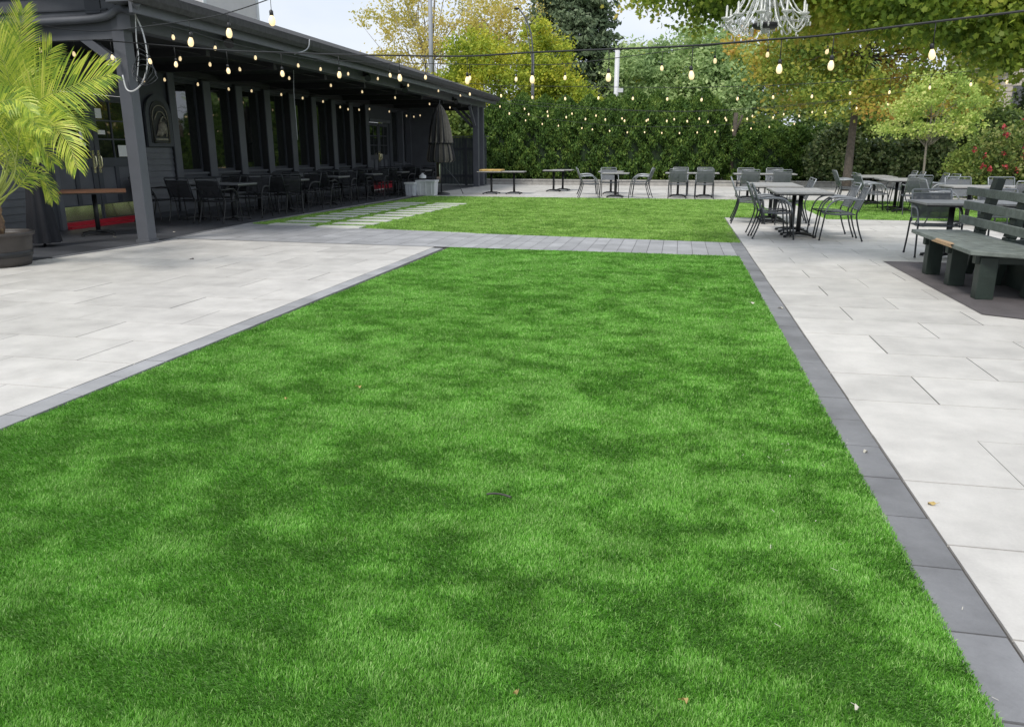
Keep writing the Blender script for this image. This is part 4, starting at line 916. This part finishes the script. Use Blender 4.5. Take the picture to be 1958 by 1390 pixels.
# ------------------------------------------------------------------ chandelier
ch=empty('chandelier',(.80,9.05,2.60)); tag(ch,'white crystal chandelier hanging from the maple branch above the garden','chandelier')
Mcr=mat('white_crystal',(.78,.79,.76),.22,.12,30); Mcr.node_tree.nodes['Principled BSDF'].inputs['Transmission Weight'].default_value=.45; 
b=MB(); b.lathe([(.001,-.02),(.03,-.01),(.05,.03),(.025,.07),(.04,.12),(.07,.17),(.035,.23),(.03,.34),(.06,.40),(.09,.44),(.03,.5),(.02,.62),(.05,.70),(.02,.78),(.015,.9)],16); b.build('stem',Mcr,ch)
b=MB(); b.lathe([(.005,-.0),(.10,.0),(.14,.03),(.13,.05),(.0,.05)],20,0,(0,0,.03)); b.build('bottom_plate',M_dark,ch)
b=MB(); b.tube([(0,0,.88),(0,0,1.6)],.006,6); b.build('hanging_chain',M_graph,ch)
def arm(a,r1,z0,zt,rad=.009):
    c,s=math.cos(a),math.sin(a)
    b=MB(); P=curve_pts([(.03*c,.03*s,z0+.22),(.12*c,.12*s,z0+.30),(r1*.5*c,r1*.5*s,z0+.12),(r1*.8*c,r1*.8*s,z0-.02),(r1*c,r1*s,z0+.06),(r1*c,r1*s,zt)],6); b.tube(P,rad,7)
    b.lathe([(.01,-.02),(.05,.0),(.055,.015),(.02,.02),(.012,.03),(.012,.12),(.002,.135)],12,0,(r1*c,r1*s,zt))
    r_=random.Random(int(a*100))
    for k in range(12):   # drops under the cup and along the arm
        q=2*PI*k/12
        if k<7: x,y,z=r1*c+.05*math.cos(q),r1*s+.05*math.sin(q),zt-.035
        else: f=(k-6)/6; p=P[int(f*(len(P)-8))]; x,y,z=p[0],p[1],p[2]-.03
        b.lathe([(.001,-.045),(.009,-.03),(.006,-.008),(.001,0)],6,0,(x,y,z))
    b.build('arm',Mcr,ch)
for k in range(10): arm(2*PI*k/10+.1,.40,.02,.13)
for k in range(6): arm(2*PI*k/6+.3,.23,.36,.47,.008)
for k in range(16):    # bead swags
    a=2*PI*k/16; c,s=math.cos(a),math.sin(a); b=MB(); Q_=[]
    for q in range(13):
        f=q/12; r_=.16+(.27)*f**1.3; z=.50-.48*f+.10*(f-.5)**2*4-.10
        Q_.append((r_*c,r_*s,z+.1))
    b.tube(Q_,[.010 if i%2 else .004 for i in range(13)],6); b.build('bead_string',Mcr,ch)
for k in range(18):
    a=2*PI*k/18; c,s=math.cos(a),math.sin(a); b=MB()
    b.tube([((.04+.17*q/12)*c,(.04+.17*q/12)*s,.82-.34*q/12-.08*math.sin(PI*q/12)) for q in range(13)],[.010 if i%2 else .004 for i in range(13)],6); b.build('bead_string',Mcr,ch)
    b=MB(); b.lathe([(.001,-.06),(.012,-.04),(.007,-.01),(.001,0)],6,0,(.21*c,.21*s,.47)); b.build('crystal_drop',Mcr,ch)
for k in range(20):
    a=2*PI*k/20; b=MB(); b.lathe([(.001,-.05),(.010,-.03),(.006,-.008),(.001,0)],6,0,(.11*math.cos(a),.11*math.sin(a),.12)); b.build('crystal_drop',Mcr,ch); b=MB(); b.lathe([(.001,-.05),(.010,-.03),(.006,-.008),(.001,0)],6,0,(.32*math.cos(a),.32*math.sin(a),.06)); b.build('crystal_drop',Mcr,ch)
# ------------------------------------------------------------------ bench on octagonal planter
bn=empty('wooden_bench',(3.1,9.2,.006)); tag(bn,'weathered green wooden bench with slatted back and split front edge','bench')
def tb(pts): return [(x-3.1,y-9.2,z) for x,y,z in pts]
def plank(b,P0,P1,w0,w1,z0,z1,mi=0):  # P0/P1 front points, width inward along normal to +x side
    pass
X0=2.79
for k,(xa,xb) in enumerate(((2.79,3.02),(3.026,3.25),(3.256,3.48))):
    b=MB(); y1=10.42+.012*k; yb=8.22+.42*(xa-2.79); yb2=8.22+.42*(xb-2.79)
    v=[(xa,y1,.43),(xb,y1,.43),(xb,yb2,.43),(xa,yb,.43)]; 
    if k==0: v=[(xa+.05,y1,.43),(xb,y1,.43),(xb,yb2,.43),(xa,yb,.43),(xa,9.35,.43),(xa+.02,9.22,.43),(xa+.0,9.05,.43),(xa,10.36,.43)][0:4]
    n=len(v); b.v=tb(v)+tb([(x,y,z+.045) for x,y,z in v]); b.f=[tuple(range(n-1,-1,-1))[::-1],tuple(range(2*n-1,n-1,-1))]+[(i,n+i,n+(i+1)%n,(i+1)%n) for i in range(n)]; b.m=[0]*len(b.f); b.sm=[False]*len(b.f)
    b.build('seat_plank',M_bench,bn,.008)
# mitred second run of the seat (octagon corner)
for k in range(3):
    w0,w1=.23*k,.23*k+.224
    b=MB(); d=(.707,-.707); nrm=(.707,.707)
    s0=(2.79+w0,8.22+.42*w0); s1=(2.79+w1,8.22+.42*w1); L_=2.1
    e0=(s0[0]+d[0]*L_,s0[1]+d[1]*L_*.55); e1=(s1[0]+d[0]*L_,s1[1]+d[1]*L_*.55)
    v=[(s0[0],s0[1]-.004,.43),(e0[0],e0[1],.43),(e1[0],e1[1],.43),(s1[0],s1[1]-.004,.43)]
    b.v=tb(v)+tb([(x,y,z+.045) for x,y,z in v]); b.f=[(0,1,2,3),(7,6,5,4),(0,4,5,1),(1,5,6,2),(2,6,7,3),(3,7,4,0)]; b.m=[0]*6; b.sm=[False]*6; b.build('seat_plank',M_bench,bn,.008)
b=MB(); b.v=tb([(2.784,9.42,.44),(2.784,8.72,.44),(2.784,8.78,.474),(2.784,9.3,.47),(2.82,9.36,.477),(2.84,8.9,.4775),(2.81,8.74,.477)]); b.f=[(0,1,2,3),(3,2,6,5,4)]; b.m=[0,0]; b.sm=[False]*2; b.build('split_edge',M_raw,bn)
for y in (9.93,9.12,8.30):
    b=MB(); b.box(2.90-3.1,3.06-3.1,y-.07-9.2,y+.07-9.2,0,.41); b.build('leg',M_benchd,bn,.006)
    b=MB(); b.bar((2.86-3.1,y-9.2,.385),(3.44-3.1,y-9.2,.385),.09,.085); b.build('bearer',M_benchd,bn,.006)
for i,y in enumerate((10.1,9.25,8.4,7.55)):
    b=MB(); zt=1.10 if i==0 else .99
    b.bar((3.42-3.1,y-9.2,0.),(3.50-3.1,y-9.2,.5),.16,.09,up=(1,0,0)); b.bar((3.50-3.1,y-9.2,.5),(3.62-3.1,y-9.2,zt),.16,.085,up=(1,0,0)); b.build('back_post',M_benchd,bn,.01)
for (x,z,yl) in ((3.43,.60,10.55),(3.475,.765,10.65),(3.52,.925,10.75)):
    b=MB(); b.bar((x-3.1,yl-9.2,z),(x-3.1,6.6-9.2,z),.035,.095); b.build('back_slat',M_bench,bn,.006)
pl=empty('timber_planter',(5.,8.9,.006)); tag(pl,'low dark green timber planter box around the big maple, behind the bench seat','planter')
b=MB(); 
oc=[(-1.45,1.0),(-1.45,-.75),(-.6,-1.5),(1.2,-1.5),(2.,-.75),(2.,1.),(1.2,1.75),(-.6,1.75)]
for (p,q) in zip(oc,oc[1:]+oc[:1]): b.bar((p[0],p[1],.19),(q[0],q[1],.19),.05,.38)
b.build('wall',M_benchd,pl)
b=MB(); b.quadf([(x*.98,y*.98,.30) for x,y in oc][::1]); b.build('mulch',M_soil,pl)
# brown leaves in the planter
r=np.random.default_rng(4); p=np.stack([r.uniform(3.6,4.6,300),r.uniform(7.5,9.6,300),r.uniform(.31,.37,300)],1); o=npmesh('dry_leaf_litter',leafquads(p,.06,r,1.2,.7),4,mat('dry_leaves',(.17,.09,.05),.8,.4,30)); tag(o,'brown dry leaves lying on the mulch of the maple planter','leaf litter',kind='stuff')
# ------------------------------------------------------------------ palm in pot
pt=empty('barrel_planter',(-8.42,8.32,0)); tag(pt,'dark brown plastic barrel planter holding the palm','plant pot')
Mpot=mat('brown_grey_plastic',(.044,.038,.035),.5,.25,5,.2,40)
b=MB(); b.lathe([(.0,.0),(.35,.0),(.365,.06),(.37,.10),(.375,.11),(.385,.20),(.39,.21),(.395,.29),(.40,.30),(.41,.375),(.435,.38),(.44,.42),(.41,.425),(.395,.40),(.39,.36),(.0,.36)],40); b.build('pot',Mpot,pt)
b=MB(); b.lathe([(.375,.115),(.384,.12),(.391,.185),(.383,.19)],40); b.build('hoop',M_black,pt)
b=MB(); b.lathe([(.39,.375),(.2,.385),(.001,.39)],24); b.build('potting_soil',M_soil,pt)
pm=empty('palm_tree',(-8.32,8.25,.36)); tag(pm,'bright green feathery palm growing in the barrel planter at the left edge','palm')
LM_pa=leafmat('palm_leaflets',[(.10,.19,.03),(.30,.43,.05),(.56,.64,.08),(.70,.70,.16)],2.5,.4,.4,.4)
b=MB(); b.tube([(0,0,0),(.01,0,.12),(.0,0,.35),(-.01,0,.6)],[.075,.10,.06,.045],12); b.build('trunk',mat('palm_trunk',(.16,.10,.065),.85,.4,16,1.,40),pm)
def frond(az,L_,el0,bend,seed,ll=.34,tw=0.,z0=.45):
    r=np.random.default_rng(seed); n=52; P=[]; pos=np.array((0.,0.,z0)); el=el0; ca,sa=math.cos(az),math.sin(az)
    for i in range(n):
        P.append(pos.copy()); el-=bend/n*(.4+1.4*i/n); pos=pos+L_/n*np.array((ca*math.cos(el),sa*math.cos(el),math.sin(el)))
    P=np.array(P); b=MB(); idx=list(range(0,n,3)); b.tube([P[i] for i in idx],[max(.003,.011*(1-i/n)) for i in idx],6); 
    T=np.gradient(P,axis=0); T/=np.linalg.norm(T,axis=1)[:,None]; side=np.array((-sa,ca,0.)); side=side*math.cos(tw)+np.array((0,0,1))*math.sin(tw)
    Q=[]
    for i in range(10,n):
        for half in (0,.5):
          for s in (-1,1):
            u_=(i+half-10)/(n-10); l=ll*(math.sin(PI*min(1,.12+.9*u_))**.6)*r.uniform(.9,1.08)
            t=T[i]; up_=np.cross(side,t); 
            if up_[2]<0: up_=-up_
            d=side*s*math.cos(.25)+t*(.55+.9*u_)+up_*.28*r.uniform(.6,1.3); d/=np.linalg.norm(d)
            p0=P[i]+t*half*L_/n; w_=.0125*(1-.3*u_)
            p1=p0+d*l*.55; d2=d+np.array((0,0,-.45*r.uniform(.4,1.3))); d2/=np.linalg.norm(d2); p2=p1+d2*l*.45
            wv=t*w_
            Q+= [p0-wv*.4,p0+wv*.4,p1+wv,p1-wv, p1-wv,p1+wv,p2+wv*.12,p2-wv*.12]
    o=npmesh('frond',np.array(Q),4,LM_pa,pm); st_=b.build('stalk',mat('palm_stalk',(.30,.36,.08),.5,.2,5),o); return o
def pfrond(ctrl,ll,seed,lean=.25,start=.3,wl=.0125,droop=.25):
    """frond along surveyed rachis points (px,py,Y)"""
    r=np.random.default_rng(seed); base=np.array((-8.32,8.25,.36)); pts=[np.array((0,0,.28+r.uniform(0,.15)))]
    for (x,y,Y) in ctrl: pts.append(np.array(on_plane(x,y,(-9,Y),(9,Y)))-base)
    C_=curve_pts(pts,40); L=np.cumsum([0]+[np.linalg.norm(C_[i+1]-C_[i]) for i in range(len(C_)-1)]); tot=L[-1]; n=max(30,int(tot/.026))
    P=np.array([[np.interp(q,L,[c[k] for c in C_]) for k in range(3)] for q in np.linspace(0,tot,n)])
    T=np.gradient(P,axis=0); T/=np.linalg.norm(T,axis=1)[:,None]
    b=MB(); idx=list(range(0,n,4))+[n-1]; b.tube([P[i] for i in idx],[max(.003,.013*(1-i/n)) for i in idx],6)
    view=np.array((.72,-.69,.12)); view/=np.linalg.norm(view); Q=[]; i0=int(n*start)
    for i in range(i0,n):
        u_=(i-i0)/(n-i0); l0=ll*(math.sin(PI*min(1,.16+.80*u_))**.55)
        nn=view+np.array((0,0,lean)); side=np.cross(T[i],nn); side/=np.linalg.norm(side); up_=np.cross(side,T[i])
        if up_[2]<0 and abs(up_[2])>.3: up_=-up_
        for s in (-1,1):
            l=l0*r.uniform(.88,1.1); d=side*s*(1-.35*u_)+T[i]*(.55+.75*u_)+up_*r.uniform(-.05,.22); d/=np.linalg.norm(d)
            p0=P[i]+T[i]*r.uniform(0,.012); w_=wl*(1-.25*u_)*r.uniform(.8,1.1)
            d1=d+np.array((0,0,-droop*.35)); d1/=np.linalg.norm(d1); d2=d1+np.array((0,0,-droop*r.uniform(.5,1.6))); d2/=np.linalg.norm(d2)
            p1=p0+d*l*.35; p2=p1+d1*l*.35; p3=p2+d2*l*.3
            wv=np.cross(d,up_*.5+view*.7); wv=wv/np.linalg.norm(wv)*w_
            Q+=[p0-wv*.45,p0+wv*.45,p1+wv,p1-wv, p1-wv,p1+wv,p2+wv*.85,p2-wv*.85, p2-wv*.85,p2+wv*.85,p3+wv*.08,p3-wv*.08]
    o=npmesh('frond',np.array(Q),4,LM_pa,pm); b.build('stalk',mat('palm_stalk',(.30,.36,.08),.5,.2,5),o)
PF=[([(28,300,8.2),(62,205,8.0),(138,165,7.9),(212,142,7.8)],.56,.2,.32,.14),
 ([(24,290,8.3),(30,150,8.3),(44,20,8.3)],.40,.15,.40,.2),([(14,280,8.4),(4,140,8.5),(-40,10,8.6)],.46,.2,.35,.2),
 ([(40,290,8.1),(88,240,7.8),(128,270,7.6),(146,318,7.5)],.40,.3,.35,.5),([(30,320,7.9),(-12,215,7.6),(30,190,7.5),(62,215,7.4)],.30,.3,.62,.6),
 ([(26,300,8.4),(62,160,8.5),(98,95,8.6)],.46,.2,.35,.15),
 ([(30,300,8.6),(70,215,8.9),(125,215,9.1),(165,245,9.3)],.42,.25,.35,.35),([(20,300,8.2),(22,180,8.0),(-8,90,7.9),(-60,60,7.9)],.46,.2,.35,.2),
 ([(14,310,8.0),(-30,230,7.8),(-80,220,7.7),(-110,270,7.7)],.4,.3,.35,.5),([(10,330,8.6),(-50,270,8.9),(-120,300,9.1)],.4,.3,.35,.4),
 ([(32,360,8.2),(60,330,8.5),(84,345,8.7),(100,380,8.8)],.26,.3,.4,.6),
 ([(22,300,8.5),(12,160,8.8),(20,60,9.0)],.44,.2,.35,.15),([(26,330,8.3),(48,250,8.2),(60,200,8.5),(60,150,8.9)],.4,.2,.4,.3),
 ([(24,330,8.1),(40,240,7.8),(55,225,7.6),(80,250,7.4)],.34,.3,.45,.5),([(30,350,8.2),(52,290,8.0),(78,285,7.9),(100,310,7.9)],.36,.3,.35,.6)]
for i,(ct,ll_,le,stt,dr_) in enumerate(PF): pfrond(ct,ll_,200+i,le,stt,.0088,dr_)
b=MB()
for k in range(14):
    a=k*2.4; b.tube([(.05*math.cos(a),.05*math.sin(a),.02+.03*k),(.085*math.cos(a),.085*math.sin(a),.10+.03*k),(.06*math.cos(a),.06*math.sin(a),.26+.03*k)],[.03,.028,.01],6)
b.build('husk',mat('palm_husk',(.24,.16,.09),.85,.5,18,1.,50),pm)
# ------------------------------------------------------------------ small things on the ground
Mfl=mat('fallen_leaf_yellow',(.45,.33,.12),.7,.3,30); Mfb=mat('fallen_leaf_pale',(.60,.57,.48),.7,.2,30)
def fleaf(px,py,sz,m_,label):
    x,y=G(px,py); r_=random.Random(px); b=MB(); n=9; pts=[]
    for k in range(n):
        t=2*PI*k/n; rr=sz*(.45+.55*abs(math.cos(t*1.5)))*r_.uniform(.8,1.1); pts.append((rr*math.cos(t),rr*.7*math.sin(t),.006*math.sin(2*t)+.004))
    b.quadf(pts); b.quadf([(p[0],p[1],p[2]-.0015) for p in pts][::-1]); b.tube([(sz*.8,0,.003),(sz*1.5,.01,.005)],.001,4)
    o=b.build('fallen_leaf',m_); o.location=(x,y,.028 if -3.4<x<.86 else .004); o.rotation_euler=(r_.uniform(-.2,.2),r_.uniform(-.2,.2),r_.uniform(0,6)); tag(o,label,'leaf','fallen leaves')
fleaf(1308,1357,.011,Mfl,'tiny curled leaf on the turf at the bottom edge, right of centre')
fleaf(1636,1371,.011,Mfb,'pale curled leaf on the turf near the bottom right')
fleaf(985,1342,.009,Mfl,'tiny yellow leaf on the turf at the bottom centre')
fleaf(548,771,.014,Mfl,'small yellow leaf on the turf left of centre')
fleaf(1493,590,.03,Mfb,'pale leaf lying on the dark border right of the front lawn')
fleaf(1438,585,.025,Mfb,'pale leaf on the turf beside the right border')
fleaf(1655,865,.02,Mfb,'small pale leaf on the right border pavers in the middle distance')
fleaf(367,496,.035,mat('dark_leaf',(.08,.06,.05),.8,.2,30),'small dark leaf on the left paving')
fleaf(222,455,.04,Mfb,'white scrap on the porch floor in front of the pillar'); fleaf(330,445,.04,Mfb,'white scrap on the porch floor right of the pillar')
fleaf(1780,965,.02,Mfl,'brownish leaf on the right paving')
fleaf(688,748,.018,Mfl,'small pale leaf on the turf in the middle left')
x,y=G(955,960); b=MB(); b.tube(curve_pts([(-.055,0,.004),(-.02,.006,.008),(.02,.004,.006),(.05,-.006,.003)],4),.0045,6); o=b.build('twig',mat('dark_twig',(.06,.06,.05),.8,.3,30)); o.location=(x,y,.027); tag(o,'short dark twig lying on the turf near the centre','twig')
r=np.random.default_rng(77); n=34; px=r.uniform(.3,1.05,n); py=r.uniform(1.9,9,n); py[:10]=r.uniform(1.9,4,10)
q=[]
for i in range(n):
    z=.024 if px[i]<.86 else .006; a=r.uniform(0,PI); l=r.uniform(.004,.013); w_=.0009; c,s_=math.cos(a),math.sin(a)
    q+=[(px[i]-c*l-s_*w_,py[i]-s_*l+c*w_,z),(px[i]-c*l+s_*w_,py[i]-s_*l-c*w_,z),(px[i]+c*l+s_*w_,py[i]+s_*l-c*w_,z+.003),(px[i]+c*l-s_*w_,py[i]+s_*l+c*w_,z+.003)]
o=npmesh('turf_clippings',np.array(q),4,Mfb); tag(o,'loose pale clippings scattered along the right edge of the front lawn','clippings',kind='stuff')
# ------------------------------------------------------------------ world, sun, camera
w=bpy.data.worlds.new('World'); scene.world=w; w.use_nodes=True; nt=w.node_tree; nt.nodes.clear()
EL,AZ=R(52),R(200)
sky=N(nt,'ShaderNodeTexSky'); sky.sky_type='NISHITA'; sky.sun_disc=False; sky.sun_elevation=EL; sky.sun_rotation=AZ; sky.dust_density=2.; sky.air_density=1.
tc=N(nt,'ShaderNodeTexCoord'); mpg=N(nt,'ShaderNodeMapping'); mpg.inputs['Scale'].default_value=(1,1,2.6); nt.links.new(tc.outputs['Generated'],mpg.inputs['Vector'])
cn=noise(nt,1.7,7,mpg.outputs['Vector'],.55); cr=ramp(nt,[(.30,(.72,.72,.72)),(.62,(1,1,1))]); nt.links.new(cn.outputs['Fac'],cr.inputs['Fac'])
cm=N(nt,'ShaderNodeMix',data_type='RGBA'); nt.links.new(cr.outputs['Color'],cm.inputs[0]); nt.links.new(sky.outputs['Color'],cm.inputs[6])
cn2=noise(nt,3.,5,mpg.outputs['Vector'],.5); cc=ramp(nt,[(.3,(.70,.79,.93)),(.7,(.90,.94,1.))]); nt.links.new(cn2.outputs['Fac'],cc.inputs['Fac'])
sc_=N(nt,'ShaderNodeVectorMath',operation='SCALE'); sc_.inputs['Scale'].default_value=9.2; nt.links.new(cc.outputs['Color'],sc_.inputs[0]); nt.links.new(sc_.outputs[0],cm.inputs[7])
bg=N(nt,'ShaderNodeBackground'); bg.inputs['Strength'].default_value=.10; nt.links.new(cm.outputs[2],bg.inputs['Color'])
wo=N(nt,'ShaderNodeOutputWorld'); nt.links.new(bg.outputs[0],wo.inputs['Surface'])
sd=bpy.data.lights.new('sun','SUN'); sd.energy=2.3; sd.angle=R(14); sd.color=(1,.95,.88); so=bpy.data.objects.new('sun',sd); COL.objects.link(so)
# Nishita: sun_rotation measured from +Y clockwise seen from above
sdx,sdy=math.sin(AZ)*math.cos(EL),math.cos(AZ)*math.cos(EL)
from mathutils import Vector
so.rotation_euler=Vector((sdx,sdy,math.sin(EL))).to_track_quat('Z','Y').to_euler()
cam=bpy.data.cameras.new('camera'); co=bpy.data.objects.new('camera',cam); COL.objects.link(co); co.location=(0,0,H); co.rotation_euler=(PI/2-PIT,0,YAW)
cam.sensor_width=36; cam.lens=F/1958*36; cam.clip_end=1500; cam.clip_start=.05; scene.camera=co
scene.view_settings.view_transform='Standard'; scene.view_settings.look='None'; scene.view_settings.exposure=.24; scene.view_settings.gamma=1.
scene.render.resolution_x=1024; scene.render.resolution_y=726
for o_ in COL.objects:
    if len(str(o_.get('label','')).replace('-',' ').split())>16: print('LONG',o_['label'])
print('bulbs',nb_,'objects',len(COL.objects),'top',len([o for o in COL.objects if o.parent is None]))
